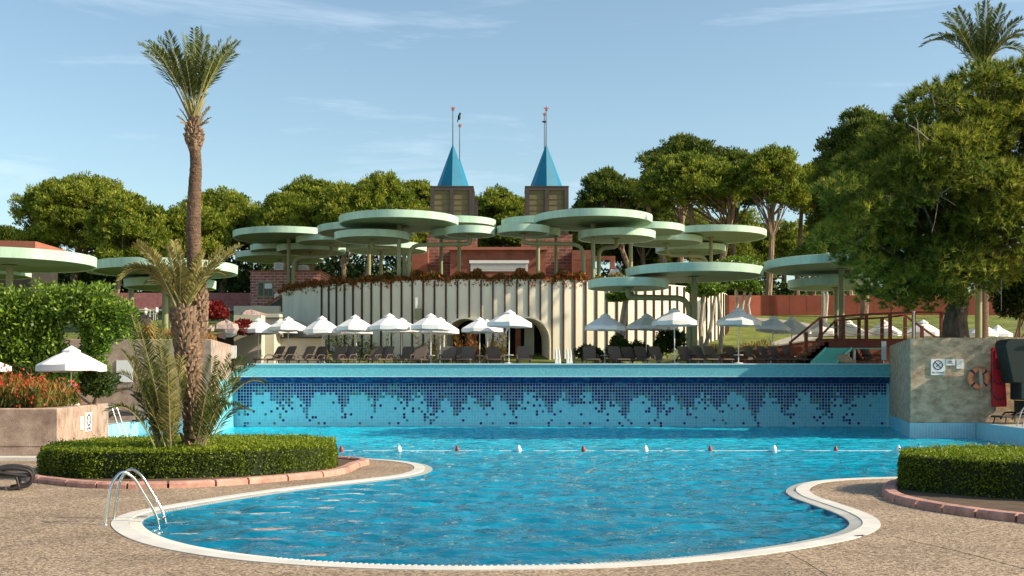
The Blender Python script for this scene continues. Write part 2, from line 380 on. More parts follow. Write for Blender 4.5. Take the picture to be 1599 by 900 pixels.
def sheet(name, outer, hole, z, mat_, kind='structure'):
    bm = bmesh.new(); es = []
    for lp in [outer] + ([hole] if hole else []):
        vs_ = [bm.verts.new((x, y, z)) for x, y in lp]
        es += [bm.edges.new((vs_[i], vs_[(i + 1) % len(vs_)])) for i in range(len(vs_))]
    bmesh.ops.triangle_fill(bm, use_beauty=True, use_dissolve=False, edges=es)
    bmesh.ops.recalc_face_normals(bm, faces=bm.faces)
    for f in bm.faces:
        if f.normal.z < 0: f.normal_flip()
    me = bpy.data.meshes.new(name); bm.to_mesh(me); bm.free(); me.materials.append(mat_)
    o = bpy.data.objects.new(name, me); COL.objects.link(o); tag(o, kind=kind); return o
def ripples():
    r = np.random.default_rng(99); xs = np.arange(-18, 21.01, .11); ys_ = np.concatenate([np.arange(13.2, 30, .085), np.arange(30, 59.6, .13)])
    Xg, Yg = np.meshgrid(xs, ys_); Zg = np.zeros_like(Xg)
    patch = .75 + .25 * np.sin(Xg * .31 + 1.3 * np.sin(Yg * .17)) * np.sin(Yg * .23 + 1.1 * np.sin(Xg * .21))
    for i in range(70):
        wl = .26 * (1.35 / .26) ** r.random(); k_ = 2 * PI / wl; th = R(90) + r.normal(0, .75)
        Zg += .0125 * wl ** .82 * np.sin(k_ * (Xg * math.cos(th) + Yg * math.sin(th)) + r.uniform(0, 2 * PI)) * RIP
    Zg *= patch; Zg = np.clip(Zg, -.05, .032); nx, ny = len(xs), len(ys_)
    me = bpy.data.meshes.new('pool_water'); V = np.stack([Xg, Yg, Zg], -1).reshape(-1, 3).astype(np.float32)
    i = (np.arange(ny - 1)[:, None] * nx + np.arange(nx - 1)[None, :]).ravel(); Fc = np.stack([i, i + 1, i + nx + 1, i + nx], 1).astype(np.int32)
    me.vertices.add(len(V)); me.vertices.foreach_set('co', V.ravel()); me.loops.add(Fc.size); me.loops.foreach_set('vertex_index', Fc.ravel())
    me.polygons.add(len(Fc)); me.polygons.foreach_set('loop_start', np.arange(0, Fc.size, 4, dtype=np.int32)); me.polygons.foreach_set('use_smooth', np.ones(len(Fc), bool))
    me.update(calc_edges=True); me.materials.append(M['pool_water']); o = bpy.data.objects.new('pool_water', me); COL.objects.link(o); tag(o, kind='structure')
RIP = .62
ripples()
outer_c = offset_loop(pool, .5)
sheet('pool_deck', [(-140, -30), (140, -30), (140, 62), (-140, 62)], outer_c, DZ, M['aggregate'])
# basin wall just under the waterline, grate ring, white ring
def ring(name, a, b, za, zb, mat_, closed=False, n0=0, n1=None):
    mb = MB(); k = len(a); n1 = n1 or k
    q = [(*a[i], za) for i in range(n0, n1)] + [(*b[i], zb) for i in range(n0, n1)]; m_ = n1 - n0
    mb.add(q, [(i, i + 1, m_ + i + 1, m_ + i) for i in range(m_ - 1)])
    o = mb.build(name, mat_); tag(o, kind='structure'); return o
nc = len(curve)
o1 = offset_loop(pool, .02); o2 = offset_loop(pool, .215); o3 = offset_loop(pool, .225)
mb = MB()
for i in range(nc - 1):                                # rounded edge, blue tile lip
    mb.add([(*pool[i], -.35), (*pool[i + 1], -.35), (*o1[i + 1], .035), (*o1[i], .035)], [(0, 1, 2, 3)])
tag(mb.build('pool_lip', M['spire_blue']), kind='structure')
ring('overflow_grate', o1, o2, .035, .05, M['drain_grate'], n1=nc)
mb = MB()                                              # grate slots: thin raised bars across the channel
acc = 0
for i in range(nc - 1):
    a = Vector(o1[i]); b = Vector(o1[i + 1]); L = (b - a).length; acc += L
    k = max(1, int(L / .06))
    for j in range(k):
        t = j / k; p = a.lerp(b, t); q = Vector(o2[i]).lerp(Vector(o2[i + 1]), t)
        if p.y < 24: mb.bar((p.x, p.y, .048), (q.x, q.y, .058), .032, .012)
tag(mb.build('grate_bars', M['white_coping'], smooth=False), kind='structure')
mb = MB()
for i in range(nc - 1):
    mb.add([(*o3[i], .02), (*o3[i + 1], .02), (*o3[i + 1], .075), (*o3[i], .075), (*outer_c[i + 1], .072), (*outer_c[i], .072), (*outer_c[i + 1], .0), (*outer_c[i], .0)],
           [(0, 1, 2, 3), (3, 2, 4, 5), (5, 4, 6, 7)])
tag(mb.build('pool_coping', M['white_coping']), kind='structure')
mb = MB(); mb.box(-.09, .09, -.035, .035, 0, .004)     # dark depth plates let into the coping
for k, (px_, py_) in enumerate([(1343, 836), (222, 806)]):
    x_, y_ = G(px_, py_, .08)
    o = mb.build('depth_plate', M['sign_ink'], loc=(x_, y_, .074)); o.rotation_euler.z = R(30 if k == 0 else 20)
    tag(o, ['small dark plate set in the white coping at right, near the hedge', 'small dark plate set in the white coping behind the pool ladder'][k], 'plate')

mb = MB()                                              # hairline expansion joints in the deck
for pts in ([(1228, 862), (1262, 880), (1300, 905)], [(1392, 838), (1500, 862), (1660, 905)]):
    q = [Vector((*G(x, y, DZ), DZ + .002)) for x, y in pts]
    for a, b in zip(q, q[1:]): mb.bar(a, b, .006, .003)
tag(mb.build('deck_joint', M['groove_dark'], smooth=False), kind='structure')
# raised side decks and tiled pool edges
mb = MB(); mb.prism([(19.25, 47.19), (18.45, 40), (17.7, 31), (90, 31), (90, 47.19)], DZ, .64)
tag(mb.build('side_deck', M['upper_paving']), kind='structure')
mb = MB(); mb.prism([(-16.45, 49.99), (-15.65, 42.3), (-15.4, 41.3), (-90, 41.3), (-90, 49.99)], DZ, .63)
tag(mb.build('side_terrace', M['upper_paving']), kind='structure')
mb = MB(); mb.prism([(19.0, 47.18), (18.2, 40), (17.4, 31), (17.7, 31), (18.45, 40), (19.25, 47.18)], -.4, .655)
mb.prism([(-16.2, 49.98), (-15.4, 42.3), (-15.65, 42.3), (-16.45, 49.98)], -.4, .645)
tag(mb.build('tiled_pool_edge', M['pale_tile']), kind='structure')

# concrete planter walls -------------------------------------------------
def wall_thing(name, label, cat='wall'): return thing(name, label, cat)
lw = wall_thing('planter_wall', 'low pinkish concrete planter wall under the red flowers at left')
mb = MB(); mb.prism([(-60, 34), (-13.4, 34), (-14.6, 41.7), (-60, 41.7)], DZ, 1.55)
mb.build('wall_body', M['concrete'], lw, bevel=.03)
mb = MB()
for z in (.42,): mb.box(-60, -13.41, 33.992, 34.01, z, z + .008)
mb.build('board_joint', M['groove_dark'], lw, smooth=False)
mb = MB(); mb.box(-60, -12.2, 33.2, 33.98, DZ, DZ + .09)
mb.build('footing', M['white_coping'], lw)

mw = wall_thing('retaining_wall', 'tall pale concrete wall end behind the palms, left of the tiled pool wall')
mb = MB(); mb.prism([(-26, 50), (-13.03, 50), (-13.45, 53), (-14.1, 57.9), (-14.6, 58.4), (-26, 58.4)], .64, 4.17)
mb.build('wall_body', M['concrete'], mw, bevel=.03)
mb = MB(); mb.prism([(-26, 50.0), (-13.02, 49.985), (-13.45, 53), (-14.5, 53), (-26, 53)], -.4, .64)
mb.build('tile_plinth', M['pale_tile'], mw)
mb = MB(); mb.box(X(182, 50), X(207, 50), 49.96, 49.995, Z(597, 50), Z(563, 50)); mb.build('white_panel', M['sign_white'], mw)
mb = MB(); mb.bar((X(366, 57.4), 57.3, Z(540, 57.4)), (X(366, 57.4), 57.3, Z(560, 57.4)), .25, .06); mb.build('white_plate', M['sign_white'], mw)

rw = wall_thing('retaining_wall', 'grey rough concrete wall carrying the life ring and no diving sign')
mb = MB(); mb.prism([(16.3, 47.2), (60, 47.2), (60, 58), (19.0, 58), (17.42, 51.6)], .64, Z(527.5, 47.2))
mb.build('wall_body', M['concrete_grey'], rw, bevel=.03)
mb = MB(); mb.prism([(16.28, 47.19), (19.0, 47.19), (19.0, 51.6), (17.42, 51.6)], -.4, .64)
mb.build('tile_plinth', M['pale_tile'], rw)
mb = MB()
for x in (20.6, 24.5): mb.box(x, x + .012, 47.19, 47.21, .66, 4.1)
mb.build('board_joint', M['groove_dark'], rw, smooth=False)
mb = MB()
for i in range(22): mb.box(16.4 + i * .12, 16.4 + i * .12 + .012, 47.165, 47.192, -.3, .6)
mb.build('tile_joint', M['sign_white'], rw, smooth=False)
mb = MB(); mb.box(X(1376, 57.4), X(1383, 57.4), 57.3, 57.36, Z(563, 57.4), Z(533, 57.4)); mb.build('white_plate', M['sign_white'], rw)

# tiled waterfall wall ---------------------------------------------------
tw = wall_thing('waterfall_wall', 'long turquoise pool wall with dripping dark blue mosaic tiles', 'tiled wall')
x0, x1, yw, ztop = -14.2, 19.3, 59.0, Z(599, 59); p_ = .151
ncx = int((x1 - x0) / p_); nr = int(ztop / p_) + 2
mb = MB(); mb.box(x0 - .5, x1 + .5, yw + .006, yw + .6, -.6, ztop); mb.build('grout', M['edge_white'], tw)
NAVY = [(.008, .010, .16), (.010, .02, .21), (.012, .04, .26), (.006, .010, .10)]
MID = [(.02, .13, .30), (.03, .22, .36), (.04, .17, .34)]; GRN = [(.06, .20, .21), (.05, .26, .28)]
SKYT = [(.22, .75, .88), (.19, .71, .86), (.25, .78, .9)]
dep = np.zeros(ncx); c_ = 3
while c_ < ncx:                                           # stalactite-like drips, 10 to 16 tiles apart
    pk = random.uniform(6, 12.5); wd = random.uniform(4.5, 8)
    for i in range(ncx): dep[i] = max(dep[i], pk * max(0, 1 - abs(i - c_) / wd) ** 1.1)
    c_ += random.randint(8, 14)
V = []; T = []
def quad(a, b, c, d, col): V.extend([a, b, c, d]); T.append(col)
g_ = .013
for i in range(ncx):
    xa, xb = x0 + i * p_ + g_, x0 + (i + 1) * p_ - g_
    dd = max(2.1, dep[i] + random.uniform(-1.1, 1.3))
    for j in range(nr):
        za, zb = ztop - (j + 1) * p_ + g_, ztop - j * p_ - g_
        near_drip = dep[i] > 2.0 or (i + 1 < ncx and dep[i + 1] > 3)
        if j < dd: col = random.choice(NAVY) if random.random() < .84 - .25 * (j > dd - 2) else random.choice(MID + GRN)
        elif j < dd + 1.6 and random.random() < .55: col = random.choice(MID + GRN)
        elif near_drip and j < dep[i] + 6.5 and random.random() < .15: col = random.choice(NAVY + NAVY + MID + GRN)
        elif j < 13 and random.random() < .022: col = random.choice(NAVY + GRN)
        elif j == 13 and random.random() < .10: col = random.choice(NAVY + GRN)
        else: col = random.choice(SKYT)
        quad((xa, yw, za), (xb, yw, za), (xb, yw, zb), (xa, yw, zb), col)
    # sloping soffit, tiles narrowing upwards to the lip
    n_s = 4; ys, zs = 57.74, Z(588.5, 57.7)
    for j in range(n_s):
        t0, t1 = j / n_s + .012, (j + 1) / n_s - .012
        f = lambda t: (yw + (ys - yw) * t - .004, ztop + (zs - ztop) * t)
        col = random.choice(NAVY)
        if random.random() < .35: col = random.choice(MID)
        quad((xa, *f(t0)), (xb, *f(t0)), (xb, *f(t1)), (xa, *f(t1)), col)
def tiles(name, V, T, parent):
    o = nmesh(name, V, 4, M['mosaic_tile'], parent)
    at = o.data.attributes.new('tile', 'FLOAT_COLOR', 'POINT')
    ca = np.ones((len(T) * 4, 4), np.float32); ca[:, :3] = np.repeat(np.array(T, np.float32), 4, 0); at.data.foreach_set('color', ca.ravel()); return o
tiles('mosaic_panel', V, T, tw)
mb = MB(); mb.add([(x0 - .5, yw + .01, ztop), (x1 + .5, yw + .01, ztop), (x1 + .5, ys + .01, zs + .003), (x0 - .5, ys + .01, zs + .003)], [(0, 3, 2, 1)])
mb.build('soffit_backing', M['soffit_grout'], tw)
# fascia with sloping left end, pale nosing lines
zt = Z(570, 57.7); xb0, xt0, xe = X(349, 57.7), X(386, 57.7), X(1400, 57.7)
mb = MB(); q = [(xb0, zs), (xe, zs), (xe, zt), (xt0, zt)]
mb.add([(x, 57.7, z) for x, z in q] + [(x, 58.4, z) for x, z in q], [(0, 1, 2, 3), (4, 7, 6, 5), (0, 4, 5, 1), (1, 5, 6, 2), (2, 6, 7, 3), (3, 7, 4, 0)])
mb.build('fascia', M['fascia_mosaic'], tw)
mb = MB(); mb.box(xt0, xe + .05, 57.64, 58.4, zt + .002, zt + .07); mb.box(xb0, xe + .04, 57.67, 57.73, zs - .015, zs + .02)
mb.box(xe, xe + .06, 57.66, 58.3, zs + .03, zt); mb.build('nosing', M['edge_white'], tw)
# tiled return walls at both ends of the recess
V = []; T = []
for (ax, ay), (bx, by) in (((-13.44, 52.9), (-14.2, 59)), ((17.40, 51.5), (19.3, 59))):
    L = math.hypot(bx - ax, by - ay); n_ = int(L / .3)
    for i in range(n_):
        for j in range(8):
            t0, t1 = i / n_ + .004, (i + 1) / n_ - .004; za, zb = j * .3 + .012, (j + 1) * .3 - .012
            quad((ax + (bx - ax) * t0, ay + (by - ay) * t0, za), (ax + (bx - ax) * t1, ay + (by - ay) * t1, za), (ax + (bx - ax) * t1, ay + (by - ay) * t1, zb), (ax + (bx - ax) * t0, ay + (by - ay) * t0, zb), random.choice(SKYT))
tiles('return_tiles', V, T, tw)
mb = MB(); mb.prism([(-13.46, 52.9), (-14.22, 59), (-14.8, 59), (-14.2, 52.9)], -.4, 2.5); mb.prism([(17.42, 51.5), (19.32, 59), (20, 59), (18.2, 51.5)], -.4, 2.5)
mb.build('return_wall', M['pale_tile'], tw)

# upper terrain ------------------------------------------------------------
def lerp_table(t, tab):
    if t <= tab[0][0]: return tab[0][1]
    for (a, za), (b, zb) in zip(tab, tab[1:]):
        if t <= b:
            k = (t - a) / (b - a); k = k * k * (3 - 2 * k) if False else k
            return za + (zb - za) * k
    return tab[-1][1]
TL = [(50, 4.16), (58, 4.9), (72, 6.2), (80, 6.45), (84, 7.5), (86, 7.7), (112, 11), (150, 14), (260, 15), (900, 10)]
TR = [(50, 3.14), (65, 3.14), (70, 3.9), (90, 7.5), (92, 8.2), (112, 11), (150, 14), (260, 15), (900, 10)]
def H(x, y):
    return lerp_table(y, TL if x < -14.0 else TR)
def terrain(name, xs, ys_, mat_):
    mb = MB(); nx = len(xs)
    mb.v = [(x, y, H(x if x not in (xs[0], xs[-1]) else (x + .01 if x == xs[0] else x - .01), y)) for y in ys_ for x in xs]
    mb.f = [(j * nx + i, j * nx + i + 1, (j + 1) * nx + i + 1, (j + 1) * nx + i) for j in range(len(ys_) - 1) for i in range(nx - 1)]; mb.m = [0] * len(mb.f)
    return tag(mb.build(name, mat_), kind='structure')
far_y = [66, 68, 70, 74, 78, 82, 86, 90, 92, 96, 104, 112, 130, 150, 200, 260, 400, 900]
terrain('hillside', list(np.linspace(-300, -26, 12)) + list(np.linspace(-25.9, -14.0, 5)), [50.3, 54, 58, 62] + far_y, M['lawn'])
terrain('upper_lawn', list(np.linspace(-14.0, 19.0, 8)) + list(np.linspace(20, 300, 14)), [65] + far_y, M['lawn'])
mb = MB(); mb.prism([(-13.99, 58.35), (120, 58.35), (120, 66), (-13.99, 66)], 2.95, UZ + .01); tag(mb.build('upper_deck', M['upper_paving']), kind='structure')
# lawn path at right, laid a little over the lawn
def ribbon(name, cl, wd, mat_, lift=.03):
    pts = catmull([(x, y, 0) for x, y in cl], 8, closed=False); mb = MB(); q = []
    for i, p in enumerate(pts):
        t = (pts[min(i + 1, len(pts) - 1)] - pts[max(i - 1, 0)]).normalized()
        for s in (-1, 1):
            x, y = p.x - t.y * s * wd / 2, p.y + t.x * s * wd / 2; q.append((x, y, H(x, y) + lift))
    mb.add(q, [(2 * i, 2 * i + 1, 2 * i + 3, 2 * i + 2) for i in range(len(pts) - 1)])
    return tag(mb.build(name, mat_), kind='structure')
ribbon('garden_path', [(13.0, 66.5), (15.4, 70), (17.5, 74.5), (20.5, 79), (21.5, 83), (19, 87), (14, 89)], 1.7, M['path_paving'])

# ================================================================== ROTUNDA
RC = (-.8, 84.3); RR = 16.3; RT = 8.36
ro = thing('rotunda', 'round cream building of upright fluted panels behind the loungers', 'building', (RC[0], RC[1], 0))
def rp(a, r, z): return (r * math.sin(a), -r * math.cos(a), z)          # a = 0 faces the camera, local
def ang_of(px):                                                        # angle where the sight line meets the front
    dx = (px - CX) / F
    a_, b_, c_ = dx * dx + 1, -2 * (RC[0] * dx + RC[1]), RC[0] ** 2 + RC[1] ** 2 - RR ** 2
    disc = b_ * b_ - 4 * a_ * c_
    if disc < 0: return math.copysign(R(76), px - 780)
    y = (-b_ - math.sqrt(disc)) / (2 * a_); return math.asin(max(-1, min(1, (dx * y - RC[0]) / RR)))
arches = [(ang_of(727), 1.25, Z(499, 68.6)), (ang_of(823), 1.3, Z(498, 68.6))]
def arch_z(a):
    for ac, hw, zt_ in arches:
        s = (a - ac) * RR
        if abs(s) < hw:
            return zt_ - hw + math.sqrt(max(0, hw * hw - s * s)) if True else 0
    return None
a0, a1 = ang_of(503), R(95)
pitch = .70 / RR; k = int((a1 - a0) / pitch); n_ = k * 6
pan = MB()
for i in range(n_):
    aa = a0 + (a1 - a0) * i / n_; ab = a0 + (a1 - a0) * (i + 1) / n_
    za, zb = arch_z(aa), arch_z(ab); za = UZ - .2 if za is None else za; zb = UZ - .2 if zb is None else zb
    pan.add([rp(aa, RR, za), rp(ab, RR, zb), rp(ab, RR, RT), rp(aa, RR, RT), rp(ab, RR - .5, RT), rp(aa, RR - .5, RT)], [(0, 1, 2, 3), (3, 2, 4, 5)])
pan.build('panel_wall', M['rotunda_wall'], ro)
for i in range(k + 1):                                                   # thin dark brown fins between the panels
    c_ = a0 + (a1 - a0) * i / k; fm = MB(); hw_ = .045 / RR; z_ = arch_z(c_); z_ = UZ - .2 if z_ is None else z_ + .1
    q = [rp(c_ - hw_, RR - .05, 0), rp(c_ + hw_, RR - .05, 0), rp(c_ + hw_, RR + .09, 0), rp(c_ - hw_, RR + .09, 0)]
    fm.prism([(x, y) for x, y, _ in q], z_, RT - .06); fm.build('fin', M['fin_brown'], ro, smooth=False)
pl = MB()
for i in range(24):                                                     # plain wall at the left
    aa = R(-100) + (a0 - R(.4) - R(-100)) * i / 24; ab = R(-100) + (a0 - R(.4) - R(-100)) * (i + 1) / 24
    pl.add([rp(aa, RR, UZ - .2), rp(ab, RR, UZ - .2), rp(ab, RR, RT), rp(aa, RR, RT), rp(ab, RR - .5, RT), rp(aa, RR - .5, RT)], [(0, 1, 2, 3), (3, 2, 4, 5)])
pl.add([rp(a0 - R(.4), RR, UZ - .2), rp(a0 - R(.4), RR - .5, UZ - .2), rp(a0 - R(.4), RR - .5, RT), rp(a0 - R(.4), RR, RT)], [(0, 1, 2, 3)])
pl.build('plain_wall', M['rotunda_wall'], ro)
for ac, hw, zt_ in arches:                                              # arch surround and dark passage
    am = MB(); pts = []
    for i in range(27):
        if i < 5: s, z = -hw, UZ + (zt_ - hw - UZ) * i / 5
        elif i > 21: s, z = hw, UZ + (zt_ - hw - UZ) * (26 - i) / 5
        else: th = PI - PI * (i - 5) / 16; s, z = hw * math.cos(th), zt_ - hw + hw * math.sin(th)
        pts.append((s, z))
    for (s0, z0), (s1, z1) in zip(pts, pts[1:]):
        b0, b1 = ac + s0 / RR, ac + s1 / RR
        k0, k1 = (s0 * 1.07, s1 * 1.07); c0, c1 = ac + k0 / RR, ac + k1 / RR
        zz0, zz1 = zt_ - hw + max(0, z0 - zt_ + hw) * 1.07 + min(0, z0 - zt_ + hw), zt_ - hw + max(0, z1 - zt_ + hw) * 1.07 + min(0, z1 - zt_ + hw)
        am.add([rp(b0, RR + .24, z0), rp(b1, RR + .24, z1), rp(c1, RR + .24, zz1), rp(c0, RR + .24, zz0), rp(b0, RR - 2, z0), rp(b1, RR - 2, z1), rp(c0, RR - .2, zz0), rp(c1, RR - .2, zz1)],
               [(0, 1, 2, 3), (1, 0, 4, 5), (3, 2, 7, 6)])
    am.build('arch_surround', M['rotunda_wall'], ro)
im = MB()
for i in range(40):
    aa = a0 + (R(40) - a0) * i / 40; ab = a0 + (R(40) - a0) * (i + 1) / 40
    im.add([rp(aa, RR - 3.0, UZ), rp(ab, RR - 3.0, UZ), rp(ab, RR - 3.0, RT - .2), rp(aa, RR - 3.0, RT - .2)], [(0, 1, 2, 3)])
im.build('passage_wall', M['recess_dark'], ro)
for ac, off in ((arches[1][0], -.42), (arches[0][0], .3)):
    p = rp(ac + off / RR, RR - 1.4, 0); cm = MB(); cm.box(p[0] - .16, p[0] + .16, p[1] - .16, p[1] + .16, UZ, 6.4); cm.build('passage_column', M['terracotta'], ro)
p = rp(arches[1][0] + .45 / RR, RR - 2.2, 0); mb = MB(); mb.box(p[0] - .3, p[0] + .3, p[1] - .1, p[1] + .1, UZ, 6.3); mb.build('inner_pier', M['beige_wall'], ro)
mb = MB(); mb.prism([rp(a, RR - .52, 0)[:2] for a in np.linspace(R(-95), R(95), 60)] + [(17, 36), (-20, 36), (-20, 4)], RT - .55, RT - .15); mb.build('roof_terrace', M['upper_paving'], ro)
# wall light on the fluted wall
a_ = ang_of(656); p = rp(a_, RR + .3, Z(490, 68.2)); mb = MB(); mb.box(p[0] - .2, p[0] + .2, p[1] - .14, p[1] + .14, p[2] - .35, p[2] + .3)
o = mb.build('fixture_box', M['olive_paint'], ro); mb = MB(); mb.box(p[0] - .16, p[0] - .04, p[1] - .2, p[1] - .08, p[2] + .3, p[2] + .95); mb.build('fixture_lamp', M['sign_white'], ro)

# left stair walls, brick house -----------------------------------------
sw = thing('terrace_wall', 'low beige stepped wall with a recess left of the round building', 'wall')
mb = MB(); mb.box(X(365, 62), X(408, 62), 62, 63, UZ, Z(492, 62)); mb.box(X(385, 66), X(436, 66), 66, 67, UZ, Z(490, 66)); mb.box(X(427, 64.5), X(505, 64.5), 64.5, 64.9, UZ, Z(527, 64.5))
mb.box(X(415, 63), X(428, 63), 63, 65.5, UZ, Z(520, 63)); mb.box(X(365, 70), X(436, 70), 70, 70.5, UZ, Z(478, 70)); mb.build('wall_body', M['beige_wall'], sw)
mb = MB(); mb.box(X(392, 65.9), X(445, 65.9), 65.85, 65.99, Z(497.5, 65.9), Z(496, 65.9)); mb.box(X(426, 64.4), X(505, 64.4), 64.36, 64.49, Z(528.5, 64.4), Z(526.6, 64.4)); mb.build('dark_coping', M['tower_brown'], sw)
sr = thing('stair_railing', 'dark red sloping stair parapet beside the brick house', 'railing')
mb = MB(); a, b = P(402, 490, 72), P(440, 464, 72); mb.add([a, b, b + Vector((0, 0, -.9)), a + Vector((0, 0, -.5)), a + Vector((0, .2, 0)), b + Vector((0, .2, 0)), b + Vector((0, .2, -.9)), a + Vector((0, .2, -.5))],
    [(0, 1, 2, 3), (4, 7, 6, 5), (0, 4, 5, 1), (3, 2, 6, 7), (0, 3, 7, 4), (1, 5, 6, 2)]); mb.build('parapet', M['tower_brown'], sr)
mb = MB(); mb.bar(a + Vector((-.2, -.05, .1)), b + Vector((0, -.05, .1)), .2, .14); mb.build('coping', M['terracotta'], sr)
mb = MB(); mb.tube([P(400, 481, 71.9), P(440, 481, 71.9)], .03); [mb.tube([P(x, 481, 71.9), P(x, 496, 71.9)], .025) for x in (401, 420, 438)]; mb.build('handrail', M['groove_dark'], sr)
bh = thing('brick_house', 'small pink brick house with a framed window left of the round building', 'house')
mb = MB(); y0 = 80.0; mb.box(X(391, y0), X(500, y0), y0, y0 + 6, 5.0, Z(425, y0)); mb.build('wall', M['pink_brick'], bh)
mb = MB(); mb.box(X(402, y0), X(427, y0), y0 - .05, y0 + .02, Z(464, y0), Z(440, y0)); wf = mb.build('window', M['olive_paint'], bh)
mb = MB()
for a_, b_ in ((404, 411), (413, 418.5), (420, 425.5)): mb.box(X(a_, y0), X(b_, y0), y0 - .07, y0 - .04, Z(462, y0), Z(442, y0))
mb.build('pane', M['window_glass'], wf)
mb = MB(); mb.box(X(413.5, y0), X(425, y0), y0 - .085, y0 - .075, Z(451, y0), Z(443, y0)); mb.build('blind', M['white_plastic'], wf)
mb = MB(); mb.box(X(389, y0), X(502, y0), y0 - .1, y0 + 6.1, Z(425, y0) + .002, Z(423, y0)); mb.build('roof', M['red_roof'], bh)
for x_, w_, h_, lab in ((437, 15, 12, 'white rooftop cooling unit, tall, on the brick house'), (475, 14, 8, 'white rooftop cooling unit with a grille, right of the tall one')):
    t = thing('cooling_unit', lab, 'air conditioner', P(x_, 423, 81))
    mb = MB(); mb.box(-w_ * .0225, w_ * .0225, -.4, .4, 0, h_ * .045); mb.build('case', M['white_plastic'], t, bevel=.03)
    mb = MB(); mb.box(-w_ * .016, w_ * .016, -.42, -.401, h_ * .01, h_ * .037); mb.build('grille', M['shutter_grey'], t)

# terracotta bar house -----------------------------------------------------
th_ = thing('bar_house', 'terracotta walled bar with a pale roller shutter on the roof terrace', 'building')
y0 = 84.0
mb = MB(); mb.box(X(703, y0), X(852, y0), y0, y0 + 5, RT - .3, Z(391, y0)); mb.box(X(643, y0 + 1), X(668, y0 + 1), y0 + 1, y0 + 5, RT - .3, Z(388, y0 + 1)); mb.box(X(893, y0 + 1), X(925, y0 + 1), y0 + 1, y0 + 5, RT - .3, Z(391, y0 + 1)); mb.build('wall', M['terracotta'], th_)
mb = MB(); mb.box(X(701, y0), X(854, y0), y0 - .35, y0 + 5.1, Z(391, y0) + .002, Z(387, y0)); mb.build('roof_edge', M['red_roof'], th_)
mb = MB(); mb.box(X(740, y0 + 2), X(779, y0 + 2), y0 + 2, y0 + 2.5, Z(391, y0), Z(381, y0)); mb.box(X(783, y0 + 2), X(822, y0 + 2), y0 + 2, y0 + 2.5, Z(391, y0), Z(381, y0)); mb.build('parapet', M['pink_stone'], th_)
mb = MB(); mb.box(X(735, y0), X(824, y0), y0 - .06, y0 + .02, Z(424, y0), Z(407.5, y0)); s_ = mb.build('roller_shutter', M['shutter_grey'], th_)
mb = MB()
for z in np.arange(Z(424, y0), Z(411, y0), .12): mb.box(X(737, y0), X(822, y0), y0 - .075, y0 - .058, z, z + .05)
mb.build('slat', M['tower_brown'], s_).data.materials[0] = M['drain_grate']
mb = MB(); mb.box(X(733, y0), X(826, y0), y0 - .14, y0 + .02, Z(411.5, y0), Z(407, y0)); mb.build('shutter_box', M['white_plastic'], s_)
for x in (718, 839): mb = MB(); mb.box(X(x - 1, y0), X(x + 1, y0), y0 - .12, y0 + .02, Z(413, y0), Z(408, y0)); mb.build('wall_light', M['sign_white'], th_)
mb = MB(); mb.box(X(895, y0), X(961, y0), y0, y0 + .4, Z(406, y0), Z(400, y0)); mb.box(X(953, y0), X(960, y0), y0, y0 + .4, RT - .3, Z(406, y0)); mb.build('pergola_frame', M['terracotta'], th_)
mb = MB(); a = [(X(949, y0), Z(432, y0)), (X(970, y0), Z(432, y0)), (X(964, y0), Z(422, y0)), (X(953, y0), Z(422, y0))]
mb.add([(x, y0 - .6, z) for x, z in a] + [(x, y0 - .1, z) for x, z in a], [(0, 1, 2, 3), (4, 7, 6, 5), (0, 4, 5, 1), (1, 5, 6, 2), (2, 6, 7, 3), (3, 7, 4, 0)]); mb.build('post_foot', M['white_paint'], th_)

